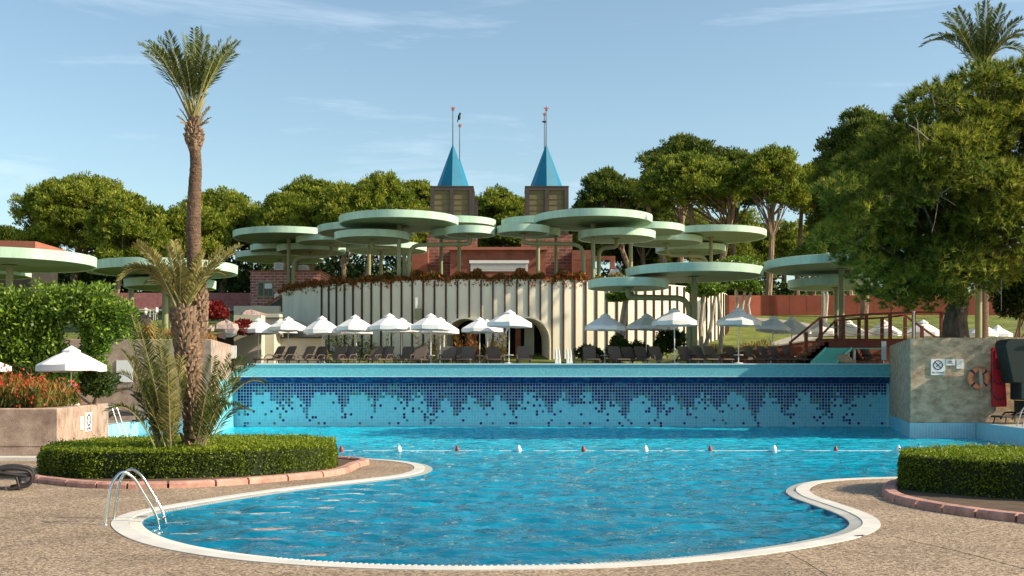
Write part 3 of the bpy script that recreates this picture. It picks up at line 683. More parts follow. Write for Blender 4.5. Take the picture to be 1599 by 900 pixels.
# towers ------------------------------------------------------------------------
def tower(px_c, hw, d, ytop, ybase, yapex, yant, label, brick=None, fin=None):
    cx_ = X(px_c, d); s = d / F; h_ = hw * s
    t = thing('spire_tower', label, 'tower', (cx_, d + h_, 0))
    z0, z1, za, zn = Z(ybase, d), Z(ytop, d), Z(yapex, d), Z(yant, d)
    if brick:
        mb = MB(); mb.box(-brick * s, brick * s, -h_ + .1, h_, RT - .3, z0); mb.build('brick_base', M['tower_brick'], t)
    mb = MB(); mb.box(-h_ + .12, h_ - .12, -h_ + .12, h_ - .12, z0, z1 - .05); mb.build('louver_panel', M['tower_olive'], t)
    mb = MB(); pw = h_ * .19
    for sx in (-1, 1):
        for sy in (-1, 1): mb.box(sx * h_ - (pw if sx > 0 else 0), sx * h_ + (pw if sx < 0 else 0), sy * h_ - (pw if sy > 0 else 0), sy * h_ + (pw if sy < 0 else 0), z0 + .003, z1 - .003)
    for sy in (-1, 1):
        mb.box(-pw / 2, pw / 2, sy * h_ * .975 - .05, sy * h_ * .975 + .05, z0 + .002, z1 - .2); mb.box(sy * h_ * .975 - .05, sy * h_ * .975 + .05, -pw / 2, pw / 2, z0 + .002, z1 - .2)
        mb.box(-h_ + pw, h_ - pw, sy * (h_ - .06) - .055, sy * (h_ - .06) + .055, z1 - .26, z1 - .004)
    mb.box(-h_ - .02, h_ + .02, -h_ - .02, h_ + .02, z1, z1 + .07)
    mb.build('frame', M['tower_brown'], t, smooth=False)
    mb = MB()
    for sy in (-1, 1):
        z = z0 + .1
        while z < z1 - .4:
            mb.box(-h_ + pw, -pw / 2, sy * (h_ - .12) - .035, sy * (h_ - .12) + .035, z, z + .012); mb.box(pw / 2, h_ - pw, sy * (h_ - .12) - .035, sy * (h_ - .12) + .035, z, z + .012); z += .42
    mb.build('louver', M['tower_olive'], t, smooth=False)
    mb = MB(); mb.lathe([(h_ * .80, z1 + .071), (h_ * .80, z1 + .10), (.03, za)], 8, rot=R(90)); mb.build('spire', M['spire_blue'], t, smooth=False)
    mb = MB(); mb.lathe([(h_ * .84, z1 + .072), (h_ * .82, z1 + .14)], 8, rot=R(90)); mb.build('spire_skirt', M['spire_blue'], t, smooth=False)
    mb = MB(); mb.lathe([(.055, za - .25), (.05, za + .5), (.035, zn - .1)], 8); an = mb.build('antenna', M['antenna_metal'], t)
    if fin: mb = MB(); mb.lathe([(.02, 0), (.28, .12), (.06, .2), (.05, .5)], 8, (0, 0, Z(fin, d))); mb.build('antenna_fin', M['antenna_metal'], an)
    mb = MB(); st = [((.2 if i % 2 == 0 else .085) * math.sin(i * PI / 5), (.2 if i % 2 == 0 else .085) * math.cos(i * PI / 5)) for i in range(10)]
    mb.add([(x, -.05, zn + z) for x, z in st] + [(x, .05, zn + z) for x, z in st], [tuple(range(10))[::-1], tuple(range(10, 20))] + [(i, (i + 1) % 10, 10 + (i + 1) % 10, 10 + i) for i in range(10)])
    mb.build('star', M['star_red'], an); return t
tower(705.5, 33.5, 86, 292, 366, 219, 162, 'left front tower with teal spire and dark louvered box', 39, None)
tower(854, 34, 86, 292, 366, 219, 162, 'right front tower with teal spire and dark louvered box', 40, None)
tower(716.5, 28.5, 101, 313, 372, 243, 190, 'rear tower half hidden behind the left spire, bird on its antenna', None, None)
tower(851, 28.5, 101, 313, 372, 243, 172, 'rear tower hidden behind the right spire, only its finned antenna showing', None, 186)
t = thing('bird', 'black bird perched on the star of the rear left antenna', 'bird', P(717, 188, 102.6))
mb = MB(); mb.ell((0, 0, .28), (.13, .17, .26), 10, 8); mb.ell((.07, -.03, .55), (.10, .10, .11), 8, 6); mb.lathe([(.035, 0), (.001, .16)], 6, (.1, -.05, .6))
mb.bar((-.05, 0, .25), (-.16, .05, -.15), .12, .04); mb.build('body', M['bird_black'], t)

# garden walls ---------------------------------------------------------------------
t = thing('garden_wall', 'long red-brown wall along the lawn at right', 'wall')
mb = MB(); q = [(X(1160, 88), 88.5), (X(1200, 90), 90), (45, 90), (70, 88)]
pts = [(13.5, 86.5), (16.5, 88.6), (20, 89.8), (34, 90), (70, 89)]
for i, ((xa, ya), (xb, yb)) in enumerate(zip(pts, pts[1:])):
    za = Z(474, ya) if i == 0 else Z(461.5, ya); zb = Z(461.5, yb)
    mb.add([(xa, ya, 5), (xb, yb, 5), (xb, yb, zb), (xa, ya, za), (xa, ya + .4, 5), (xb, yb + .4, 5), (xb, yb + .4, zb), (xa, ya + .4, za)], [(0, 1, 2, 3), (4, 7, 6, 5), (3, 2, 6, 7), (0, 3, 7, 4), (1, 5, 6, 2)])
mb.build('wall_body', M['red_wall'], t)
mb = MB()
for x in np.arange(20.3, 34, 1.32): yy = 89.8 + .2 * (x - 20) / 14; mb.box(x, x + .03, yy - .006, yy + .1, 5, Z(462, 90))
mb.build('wall_joint', M['dark_red_wood'], t, smooth=False)
t = thing('low_wall', 'low sloping red-brown wall behind the loungers at the wooden stair', 'wall')
mb = MB(); pts = [(X(1126, 65.8), 65.8, Z(553, 65.8)), (X(1190, 65.4), 65.4, Z(545, 65.4)), (X(1262, 65.2), 65.2, Z(533, 65.2)), (X(1420, 65.2), 65.2, Z(531, 65.2))]
for (xa, ya, za), (xb, yb, zb_) in zip(pts, pts[1:]):
    mb.add([(xa, ya, UZ), (xb, yb, UZ), (xb, yb, zb_), (xa, ya, za), (xa, ya + .35, UZ), (xb, yb + .35, UZ), (xb, yb + .35, zb_), (xa, ya + .35, za)], [(0, 1, 2, 3), (5, 4, 7, 6), (3, 2, 6, 7), (0, 3, 7, 4), (1, 5, 6, 2)])
mb.build('wall_body', M['terracotta'], t)
mb = MB()
for a_, b_ in zip(pts, pts[1:]): mb.bar(Vector(a_) + Vector((0, .17, .04)), Vector(b_) + Vector((0, .17, .04)), .42, .07)
mb.build('coping', M['beige_wall'], t)
t = thing('garden_wall', 'long pink stone wall behind the terrace tables at left', 'wall')
mb = MB(); mb.box(-60, X(392, 85), 85, 85.5, 5, Z(457.5, 85)); mb.build('wall_body', M['pink_stone'], t)
mb = MB(); mb.box(-60, X(392, 85), 84.85, 85.0, 5, Z(483, 85)); mb.build('kerb', M['beige_wall'], t)
t = thing('red_roofed_house', 'red-brown slab roof of a house at the far left edge', 'house')
mb = MB(); y0 = 66; mb.add([(X(-60, y0), y0, Z(374, y0)), (X(55, y0), y0, Z(377, y0)), (X(55, y0), y0, Z(391, y0)), (X(-60, y0), y0, Z(389, y0)), (X(-60, y0 + 9), y0 + 6, Z(366, y0)), (X(79, y0), y0 + 2.4, Z(384, y0)), (X(79, y0), y0 + 2.4, Z(393, y0)), (X(55, y0), y0 + 6, Z(366, y0))],
    [(3, 2, 1, 0), (2, 6, 5, 1), (0, 1, 5, 4)]); mb.build('roof', M['red_roof'], t)
mb = MB(); mb.box(X(-60, 67), X(48, 67), 67, 71, 4, Z(391, 67)); mb.build('wall', M['recess_dark'], t)

# ================================================================== DISC CANOPIES
def canopy(px, yb, half, d, label, pole=None, arm=None, zb=None, th=.42, pr=.13, group='round mint canopies'):
    """round flat canopy on a straight pole, or on a bent pipe that rises beside a neighbour's pole"""
    cx_, z, rad = X(px, d), Z(yb, d), half * d / F
    ppx, pd = (px, d) if pole is None else pole
    if zb is None: zb = UZ
    root = thing('disc_canopy', label, 'canopy', (X(arm[0], arm[1]) if arm else X(ppx, pd), arm[1] if arm else pd, zb), 0, group)
    ox, oy, _ = root.location
    mb = MB()
    mb.lathe([(0, z - zb + .05), (rad - .12, z - zb + .05), (rad - .10, z - zb), (rad, z - zb), (rad + .02, z - zb + th), (rad - .08, z - zb + th + .02), (0, z - zb + th + .12)], 72, (cx_ - ox, d - oy, 0))
    mb.build('disc', M['mint_paint'], root)
    mb = MB(); mb.lathe([(0, z - zb + .03), (rad - .13, z - zb + .03), (rad - .13, z - zb + .055)], 72, (cx_ - ox, d - oy, 0)); mb.build('underside', M['underside_green'], root)
    mb = MB()
    if arm:
        za = Z(arm[2], arm[1]) - zb
        mb.tube(fillet([(0, 0, 0), (0, 0, za), (cx_ - ox, d - oy, za + .02), (cx_ - ox, d - oy, z - zb + .06)], .75), pr, 12)
        mb.build('bent_pipe', M['olive_paint'], root)
    else:
        mb.tube([(0, 0, 0), (0, 0, z - zb + .06)], pr, 14); mb.build('pole', M['olive_paint'], root)
    mb = MB(); mb.lathe([(pr * 2.2, -.06), (pr * 1.6, 0)], 14, ((cx_ - ox) if arm or pole is None else 0, (d - oy) if arm or pole is None else 0, z - zb + .05)); mb.build('mount_plate', M['olive_paint'], root)
    return root
T_ = RT - .2
canopy(623, 352, 92.5, 69.5, 'large mint canopy left of the towers, on the tallest straight pole', zb=T_)
canopy(734, 368, 39.5, 68.9, 'small lit mint canopy right of the left pole, in front of the left tower', arm=(639, 69.4, 383), zb=T_)
canopy(711, 371, 37, 72, 'small shaded mint canopy tucked behind the small lit one, at the left tower', pole=(689, 72.5), zb=T_, pr=.10)
canopy(582, 376, 59, 70.4, 'green shaded canopy under the left edge of the large left one', arm=(632, 70.6, 388), zb=T_)
canopy(717, 355, 57, 76, 'mint canopy behind the large left one, its right end below the left tower', zb=T_)
canopy(604, 393, 62, 82, 'farthest low canopy seen underneath the large left one', pole=(595, 82), zb=T_)
canopy(572, 366, 75, 75, 'canopy peeping out between the two large left ones', pole=(576, 74), zb=T_)
canopy(451, 374, 85, 80, 'wide mint canopy at the left end of the rotunda terrace', zb=T_)
canopy(517, 381, 54, 79.4, 'small canopy on a bent pipe at the right of the wide left end one', arm=(458, 79.9, 402), zb=T_)
canopy(445, 394, 53, 85, 'small canopy directly below the wide left end one', zb=T_)
canopy(486, 395, 53, 83, 'shaded canopy on the lower bent pipe, left end of the rotunda terrace', arm=(463, 83.4, 405), zb=T_)
canopy(437, 406, 68, 88, 'lowest canopy above the brick house roof', zb=7.4, pr=.15)
canopy(926, 350, 92, 69.5, 'large mint canopy right of the towers, on the tall straight pole', zb=T_)
canopy(817, 366, 41, 68.9, 'small lit mint canopy left of the right pole, in front of the right tower', arm=(911, 69.4, 382), zb=T_)
canopy(838, 369, 37, 72, 'small shaded mint canopy tucked behind the small lit one, at the right tower', pole=(868, 72.5), zb=T_, pr=.10)
canopy(963, 374, 60, 70.4, 'green shaded canopy under the right edge of the large right one', arm=(935, 70.6, 387), zb=T_)
canopy(840, 355, 57, 76, 'mint canopy behind the large right one, its left end below the right tower', zb=T_)
canopy(1010, 364, 58, 75.4, 'canopy peeping out between the two large right ones', pole=(985, 75), zb=T_)
canopy(1110, 372, 85, 80, 'wide mint canopy at the right end of the rotunda terrace', zb=T_)
canopy(1041, 381, 55, 79.4, 'small canopy on a bent pipe at the left of the wide right end one', arm=(1104, 79.8, 400), zb=T_)
canopy(1078, 394, 54, 84, 'shaded canopy below the wide right end one', arm=(1099, 84.4, 407), zb=T_)
canopy(1084, 433, 106, 61, 'big low canopy standing on the loungers deck, right of the rotunda', pr=.155)
canopy(981, 451, 62.5, 60.6, 'lower small canopy on a thick bent pipe in front of the fluted wall', arm=(1076, 61.1, 466), pr=.155)
canopy(1314, 421, 118, 61, 'big canopy behind the wooden stair, partly behind the pine', pr=.155)
canopy(1299, 450, 67, 64, 'lower canopy with sunless rim behind the wooden stair', pole=(1306, 64.2), pr=.14)
canopy(1522, 424, 90, 57.2, 'canopy almost hidden by the big pine, its poles right of the trunk', pole=(1528, 57.2), zb=4.1, pr=.17)
canopy(15, 415, 128, 50, 'big canopy above the hedge arch at the left edge', zb=4.1, pr=.155)
canopy(258, 427, 110, 58, 'big canopy behind the tall palm', zb=4.85, pr=.155)
canopy(266, 451, 69, 61, 'lower smaller canopy behind the tall palm, under the big one', zb=5.1, pr=.14)
canopy(205, 427, 66, 63.5, 'canopy mostly hidden behind the big one at the tall palm', zb=5.3, pr=.14)
canopy(-20, 432, 64, 54, 'small lower canopy under the big one at the left edge', zb=4.5, pr=.14)

# ================================================================== PARASOLS
def parasol(px, ytop, yrim, half, d, label, zb=UZ + .01, table=True, group='white parasols on the upper deck', rot=None):
    t = thing('parasol', label, 'parasol', (X(px, d), d, zb), rot if rot is not None else random.uniform(0, PI / 4), group)
    t.rotation_euler.x = R(random.uniform(-1.2, 1.2)); t.rotation_euler.y = R(6 if 'tilted' in label else random.uniform(-1.2, 1.2))
    r = half * d / F; zt_, zr = Z(ytop, d) - zb, Z(yrim, d) - zb; hv = .17 * (zt_ - zr) + .06
    mb = MB(); n = 8; q = [(0, 0, zt_ - .07)]
    for k_, (rr, zz) in enumerate([(.5, .40), (1, 1)]):
        for j in range(n):
            a = 2 * PI * j / n; sag = -.03 if k_ == 0 else 0; zz_ = zt_ - .07 + (zr + hv - zt_ + .07) * zz + sag
            q.append((r * rr * math.cos(a), r * rr * math.sin(a), zz_))
            a2 = a + PI / n; m_ = .945; q.append((r * rr * m_ * math.cos(a2), r * rr * m_ * math.sin(a2), zz_ - .02))
    for j in range(n):
        a = 2 * PI * j / n; a2 = a + PI / n; q.append((r * 1.01 * math.cos(a), r * 1.01 * math.sin(a), zr + random.uniform(-.02, .02))); q.append((r * .955 * math.cos(a2), r * .955 * math.sin(a2), zr - random.uniform(0, .03)))
    N = 2 * n; fs = [(0, 1 + j, 1 + (j + 1) % N) for j in range(N)]
    for k_ in range(2): fs += [(1 + k_ * N + j, 1 + (k_ + 1) * N + j, 1 + (k_ + 1) * N + (j + 1) % N, 1 + k_ * N + (j + 1) % N) for j in range(N)]
    mb.add(q, fs); cn = mb.build('canopy', M['canvas_white'], t)
    cn.data.set_sharp_from_angle(angle=R(14))
    mb = MB(); mb.lathe([(r * .27, zt_ - .19), (r * .26, zt_ - .14), (.02, zt_ + .02)], 8); mb.build('vent_cap', M['canvas_white'], t, smooth=False)
    mb = MB(); mb.tube([(0, 0, .1), (0, 0, zt_ - .05)], .026, 8); mb.build('pole', M['white_paint'], t)
    mb = MB()
    for j in range(8):
        a = 2 * PI * j / 8; mb.tube([(.03 * math.cos(a), .03 * math.sin(a), zr + .25), (r * .9 * math.cos(a), r * .9 * math.sin(a), zr + hv - .05)], .01, 4)
    mb.build('ribs', M['white_paint'], t)
    mb = MB(); mb.lathe([(.27, 0), (.28, .05), (.24, .13), (.05, .16)], 20); mb.build('base', M['white_plastic'], t)
    if table: mb = MB(); mb.lathe([(.24, .52), (.25, .55), (.03, .56)], 20); mb.build('table', M['white_plastic'], t)
    return t
ordn = ['first', 'second', 'third', 'fourth', 'fifth', 'sixth', 'seventh', 'eighth', 'ninth', 'tenth', 'eleventh', 'twelfth', 'thirteenth']
FR = [(403.5,497,521,31,61.0),(449.6,495,517,31,60.6),(504,494,521,30,60.6),(554,492,517,30.5,60.4),(609,490,515.6,33,60.2),(672.7,490,515,33,60.2),(749,496,519,30,61),(794.5,484.5,510.5,35,59.2),
      (944,489.5,516,32,60.4),(1053.6,481,508.5,35,59.0),(1153,480.6,508.5,35,59.0),(1203,492.7,517,27,61.2),(1236,495,521.5,30,62.5)]
WH = ['beside the beige stepped wall at the far left', 'before the plain curved wall', 'where the flutes begin', 'before the leafy canes', 'left of the wall light', 'right of the wall light', 'beside the left arch', 'before the right arch, standing highest',
      'alone right of the white handrails', 'beside the thick bent pipe', 'where the fluted wall ends', 'tilted, above the garden path', 'nearest the foot of the wooden stair']
for i, (a, b, c, h_, d) in enumerate(FR):
    parasol(a, b, c, h_, d, 'white parasol %s, %s in the front row' % (WH[i], ordn[i]))
BK = [(437, 500, 520.5, 28, 64.4, 'back row white parasol mostly hidden behind the two leftmost ones'), (507, 500, 523, 28, 64.4, 'back row white parasol peeping below the one where the flutes begin'),
      (557, 499, 522, 26, 64.2, 'back row white parasol peeping below the one before the leafy canes'), (627, 497, 519, 30, 64, 'back row white parasol just right of the one left of the wall light'),
      (687, 496, 521, 31, 64, 'back row white parasol whose right half covers the left arch'), (762, 499, 519.5, 26, 64, 'back row white parasol hidden behind the highest one at the right arch'),
      (1009, 490, 515, 33, 63, 'grey shaded white parasol behind the one at the bent pipe'), (1034, 497, 516, 24, 65, 'back row white parasol peeping under the one at the bent pipe'),
      (1285, 498, 525, 29, 64, 'white parasol behind the sloping stair handrail'), (1326, 499, 525, 26, 64, 'white parasol seen between the first posts of the wooden bridge'),
      (1380, 500, 525, 28, 64, 'white parasol seen in the middle bay of the wooden bridge'), (1440, 500, 525, 29, 64, 'white parasol seen in the last bay of the wooden bridge'),
      (1533, 503, 526, 24, 64, 'white parasol just right of the pine trunk and its poles'), (1557, 508, 526, 22, 66, 'white parasol farthest right, before the dark shrub')]
for a, b, c, h_, d, l_ in BK: parasol(a, b, c, h_, d, l_, table=False)
parasol(111, 541, 580, 52.5, 38.5, 'white parasol nearest the camera, above the red flowers', zb=1.5, table=False, group='white parasols by the left planter', rot=.2)
parasol(-30, 552, 580, 46, 39.5, 'white parasol cut off by the left edge of the photo', zb=1.5, table=False, group='white parasols by the left planter', rot=.1)

# ================================================================== LOUNGERS
def make_lounger(label, bm='lounger_brown', sm='lounger_sling', group='brown loungers on the upper deck'):
    t = thing('sun_lounger', label, 'sun lounger', (0, 0, 0), 0, group)
    mb = MB(); W_ = .33
    for sx in (-1, 1): mb.bar((sx * W_, -.95, .30), (sx * W_, .95, .30), .05, .07)
    for y in (-.95, -.3, .3, .95): mb.bar((-W_, y, .298), (W_, y, .298), .05, .05)
    mb.build('frame', M[bm], t, bevel=.012)
    mb = MB(); mb.box(-W_ + .03, W_ - .03, -.92, .28, .325, .345); mb.build('seat_panel', M[sm], t)
    a = R(58); b0 = Vector((0, .28, .33)); dr = Vector((0, math.cos(a), math.sin(a))); nn = Vector((0, -math.sin(a), math.cos(a)))
    mb = MB(); L = .80; q = [(-W_, 0), (W_, 0), (W_, L - .08), (W_ - .07, L), (-W_ + .07, L), (-W_, L - .08)]
    mb.add([b0 + Vector((x, 0, 0)) + dr * y + nn * .02 for x, y in q] + [b0 + Vector((x, 0, 0)) + dr * y - nn * .02 for x, y in q], [tuple(range(6)), tuple(range(6, 12))[::-1]] + [(i, 6 + i, 6 + (i + 1) % 6, (i + 1) % 6) for i in range(6)])
    mb.build('backrest', M[sm], t, bevel=.01)
    for sx in (-1, 1):
        mb = MB(); mb.tube(fillet([(sx * .36, -.25, .30), (sx * .37, -.08, .56), (sx * .37, .35, .56), (sx * .36, .55, .32)], .14), .028, 8); mb.build('armrest', M[bm], t)
    mb = MB(); mb.tube([b0 + dr * .55 + Vector((-.25, 0, 0)), Vector((-.25, .9, .3)), Vector((.25, .9, .3)), b0 + dr * .55 + Vector((.25, 0, 0))], .018, 6); mb.build('back_prop', M[bm], t)
    for sx in (-1, 1):
        for y in (-.75, .7):
            mb = MB(); mb.tube([(sx * .33, y, .30), (sx * .36, y + (.08 if y > 0 else -.08), 0)], [.03, .022], 8); mb.build('leg', M[bm], t)
    return t
lf = [(426,-38),(444,-38),(474,-32),(492,-30),(524,-26),(541,-26),(582,-22),(598,-22),(633,-12),(654,-10),(699,-8),(713,-6),(729,-8),(771,0),(818,2),
      (922,4),(964,14),(985,16),(1006,18),(1029,20),(1074,20),(1096,24),(1118,30),(1152,34),(1181,36),(1202,38),(1219,38),(1241,40)]
cnt = {}
proto = None
near_txt = ['by the parasol at the beige stepped wall', 'by the parasol before the plain curved wall', 'by the parasol where the flutes begin', 'by the parasol before the leafy canes', 'by the parasol left of the wall light', 'by the parasol right of the wall light', 'by the parasol at the left arch', 'by the parasol at the right arch',
            'by the parasol right of the white handrails', 'by the parasol at the bent pipe', 'by the parasol where the fluted wall ends', 'by the parasol above the garden path', 'by the parasol at the stair foot']
nears = [min(range(13), key=lambda i: abs(FR[i][0] - x)) for x, _ in lf]
for n_i, (x, a) in enumerate(lf):
    i = nears[n_i]; side = 'left' if x < FR[i][0] else 'right'
    same = [xx for k2, (xx, _) in enumerate(lf) if nears[k2] == i and (xx < FR[i][0]) == (side == 'left')]
    rank = sorted(same, key=lambda v: abs(v - FR[i][0])).index(x); rk = '' if len(same) == 1 else ['nearest ', 'second ', 'third '][rank]
    lab = 'brown lounger, %s%s %s' % (rk, 'left' if side == 'left' else 'right', near_txt[i])
    d = 59.15 + (.5 if n_i % 5 == 3 else 0) + (.3 if x in (713, 985) else 0) * 4
    loc = (X(x, d + .5), d + .25, UZ + .01); rz = R(a) + random.uniform(-.05, .05)
    if a > 0: rz = R(a)
    if proto is None: proto = make_lounger(lab); proto.location = loc; proto.rotation_euler.z = rz
    else: dup(proto, loc, rz, lab)
for x, l_ in ((1342, 'brown lounger under the wooden bridge, the left one by the rocks'), (1361, 'brown lounger under the wooden bridge, the right one by the wall')):
    dup(proto, (X(x, 60.6), 60.3, UZ + .01), R(30), l_)
# flat black loungers lower down
g_ = 'black loungers by the pool'
bl = make_lounger('black lounger end with curved arm cut off by the left photo edge', 'lounger_black', 'lounger_brown', g_)
for c in list(bl.children):
    if c.name.startswith(('backrest', 'back_prop', 'armrest')): bpy.data.objects.remove(c)
mb = MB(); mb.box(-.30, .30, .28, .93, .327, .36); mb.build('backrest', M['lounger_brown'], bl, bevel=.01)
for sx in (-1, 1):
    mb = MB(); mb.tube(fillet([(sx * .34, -.5, .2), (sx * .37, -.3, .46), (sx * .38, .15, .46), (sx * .37, .5, .36), (sx * .33, .9, .30)], .16), .035, 8); mb.build('armrest', M['lounger_black'], bl)
for sx in (-1, 1):
    mb = MB(); mb.tube(fillet([(sx * .36, -.1, .30), (sx * .36, .55, .50), (sx * .36, 1.02, .40), (sx * .35, 1.0, .10), (sx * .34, .55, .02)], .2), .038, 8); mb.build('runner', M['lounger_black'], bl)
x_, y_ = G(-42, 768, DZ); bl.location = (x_, y_ + .35, DZ); bl.rotation_euler.z = R(-70)
dup(bl, (X(190, 48.5), 48.3, .63), R(-60), 'black lounger lying flat behind the left pool ladder')
dup(bl, (X(1588, 45.9), 45.9, .64), R(-75), 'black lounger lying flat at the foot of the grey wall')

# ================================================================== WOODEN STAIR AND BRIDGE
t = thing('wooden_bridge', 'dark red wooden stair and footbridge with rails, right of the loungers', 'bridge')
d = 59.2; wz = Z(529, d); xs0, xs1 = X(1240, d), X(1294, d); xe_ = X(1470, d)
mb = MB(); mb.box(xs1, xe_, d, d + 1.6, Z(543, d), wz); mb.build('walkway', M['dark_red_wood'], t)
mb = MB(); k_ = 8
for i in range(k_):
    za = UZ + (wz - UZ) * (i + 1) / k_ - .005; xa = xs0 + (xs1 - xs0) * i / k_; mb.box(xa, xs0 + (xs1 - xs0) * (i + 1) / k_ + (.3 if i < k_ - 1 else -.003), d + .003, d + 1.59, max(UZ, za - .55), za)
mb.build('stair', M['dark_red_wood'], t)
def post(px, yt, yb, dy, wd=.16):
    mb = MB(); x = X(px, d); mb.box(x - wd / 2, x + wd / 2, d + dy - wd / 2, d + dy + wd / 2, Z(yb, d), Z(yt, d)); mb.build('post', M['dark_red_wood'], t, bevel=.01)
for px_, yt, yb in ((1234, 536, 566), (1258, 519, 550), (1281, 496, 532), (1316, 495, 530), (1352, 492, 530), (1389, 491, 530), (1426, 489, 530), (1469, 489, 530)): post(px_, yt, yb, -.09)
for px_, yt, yb in ((1293, 518, 532), (1318, 497, 531), (1355, 495, 531), (1392, 494, 531), (1429, 493, 531), (1456, 507, 531)): post(px_, yt, yb, 1.5)
for pts in ([(1232, 536), (1280, 496.5), (1352, 491.5), (1425, 488), (1471, 488.5), (1486, 497)],):
    mb = MB()
    for (xa, ya), (xb, yb) in zip(pts, pts[1:]): mb.bar((X(xa, d), d - .09, Z(ya, d)), (X(xb, d), d - .09, Z(yb, d)), .15, .10)
    mb.build('handrail', M['dark_red_wood'], t)
mb = MB(); pts = [(1286, 531), (1318, 498), (1392, 494), (1428, 490), (1480, 527)]
for (xa, ya), (xb, yb) in zip(pts, pts[1:]): mb.bar((X(xa, d), d + 1.5, Z(ya, d)), (X(xb, d), d + 1.5, Z(yb, d)), .13, .09)
mb.build('handrail', M['dark_red_wood'], t)
for fr in (.35, .65):
    mb = MB()
    for a_, b_ in ((1281, 1316), (1316, 1352), (1352, 1389), (1389, 1426)):
        ya = 495 + (530 - 495) * fr; pp = [(X(a_ + (b_ - a_) * k2 / 6, d), d - .09, Z(ya + 5 * (1 - (2 * k2 / 6 - 1) ** 2), d)) for k2 in range(7)]; mb.tube(pp, .018, 5, cap=False)
    mb.build('rope', M['rope_pale'], t)
t = thing('white_post', 'slim white post at the right end of the wooden bridge', 'post', P(1427, 528, 58.0)); mb = MB(); mb.tube([(0, 0, -.3), (0, 0, 1.3)], .05, 10); mb.build('pole', M['white_paint'], t); mb = MB(); mb.lathe([(.06, 1.3), (.06, 1.34), (.02, 1.37)], 10); mb.build('cap', M['metal'], t)
# slide
t = thing('water_slide', 'small teal slide sloping down to the pool edge at the bridge', 'slide')
mb = MB(); d = 58.55; q = [P(1266, 568.5, 58.0), P(1305, 568.5, 58.0), P(1330, 544.5, 59.0), P(1290, 544.5, 59.0)]
mb.add([v for v in q] + [v + Vector((0, .05, -.10)) for v in q], [(0, 1, 2, 3), (4, 7, 6, 5), (0, 4, 5, 1), (1, 5, 6, 2), (2, 6, 7, 3), (3, 7, 4, 0)]); mb.build('chute', M['slide_teal'], t)
mb = MB(); mb.bar(q[1] + Vector((0, 0, .03)), q[2] + Vector((0, 0, .03)), .07, .12); mb.bar(q[0] + Vector((0, 0, .03)), q[3] + Vector((0, 0, .03)), .07, .12); mb.bar(q[3], q[2] + Vector((1.6, 0, 0)), .1, .06); mb.build('side_rail', M['slide_teal'], t)
mb = MB()
for x in (1320, 1334): mb.tube([P(x, 569, 59.1), P(x, 546, 59.1)], .07, 8)
mb.build('support', M['white_paint'], t)
r_ = random.Random(3)
def rock(px, py, d, s, mat_, label, group=None):
    c = P(px, py, d); mb = MB(); mb.ell((0, 0, s[2] * .5), s, 9, 6, .24, r_); return tag(mb.build('rock', M[mat_], loc=c, smooth=False), label, 'rock', group)
rock(1316, 570, 58.5, (.45, .4, .33), 'rock_sand', 'sandy boulder under the teal slide, the larger one')
rock(1329, 570.5, 58.6, (.25, .3, .22), 'rock_sand', 'small sandy boulder right of the slide')
for a_, b_, l_ in ((868, 873, 'left pair of short white handrails rising from the pool edge'), (886, 891, 'right pair of short white handrails rising from the pool edge')):
    t = thing('handrail_pair', l_, 'handrail', (X(a_, 58.3), 58.3, UZ))
    for k2 in (0, 1): mb = MB(); x = (0, X(b_, 58.3) - X(a_, 58.3))[k2]; mb.tube([(x + .06, -.15, 0), (x, 0, .75), (x, .35, .82), (x, .5, .6), (x, .5, 0)], .035, 8); mb.build('rail', M['white_paint'], t)

# ================================================================== GREY WALL FITTINGS
def text(name, s, size, mat_, parent, loc, rot=(R(90), 0, 0)):
    cu = bpy.data.curves.new(name, 'FONT'); cu.body = s; cu.size = size; cu.align_x = 'CENTER'; cu.align_y = 'CENTER'; cu.extrude = .002
    o = bpy.data.objects.new(name, cu); COL.objects.link(o); dg = bpy.context.evaluated_depsgraph_get()
    me = bpy.data.meshes.new_from_object(o.evaluated_get(dg)); me.materials.clear(); me.materials.append(mat_)
    bpy.data.objects.remove(o); o = bpy.data.objects.new(name, me); COL.objects.link(o); o.parent = parent; o.location = loc; o.rotation_euler = rot; return o
d = 47.17; fw = d - .02
t = thing('no_diving_sign', 'square white NO DIVING sign with a crossed circle on the grey wall', 'sign', P(1464.5, 573.5, d))
s = d / F; mb = MB(); mb.box(-11 * s, 11 * s, -.02, .02, -12.5 * s, 12.5 * s); mb.build('board', M['sign_white'], t)
def ringm(r0, r1, n=28): 
    mb = MB(); mb.lathe([(r1, 0), (r0, 0), (r0, .006), (r1, .006), (r1, 0)], n); del mb.f[-2:], mb.m[-2:]; return mb
mb = ringm(6.2 * s, 7.6 * s); o = mb.build('circle', M['sign_ink'], t, loc=(0, -.022, 3.2 * s)); o.rotation_euler.x = R(90)
mb = MB(); mb.bar((-4.6 * s, -.028, 7.8 * s), (4.6 * s, -.028, -1.4 * s), 1.2 * s, .006, up=(0, 1, 0)); mb.build('slash', M['sign_ink'], t)
mb = MB(); mb.bar((-3.2 * s, -.024, .2 * s), (2.6 * s, -.024, 5.2 * s), 1.1 * s, .006, up=(0, 1, 0)); mb.ell((3.3 * s, -.024, 6 * s), (.9 * s, .005, .9 * s), 8, 6); mb.build('diver', M['sign_ink'], t)
text('lettering', 'NO DIVING', 3.6 * s, M['sign_ink'], t, (0, -.023, -8.8 * s))
t = thing('wall_sign', 'small white sign with wavy dark marks, right of the no diving sign', 'sign', P(1484, 566, d)); mb = MB(); mb.box(-7.5 * s, 7.5 * s, -.015, .015, -5 * s, 5 * s); mb.build('board', M['sign_white'], t)
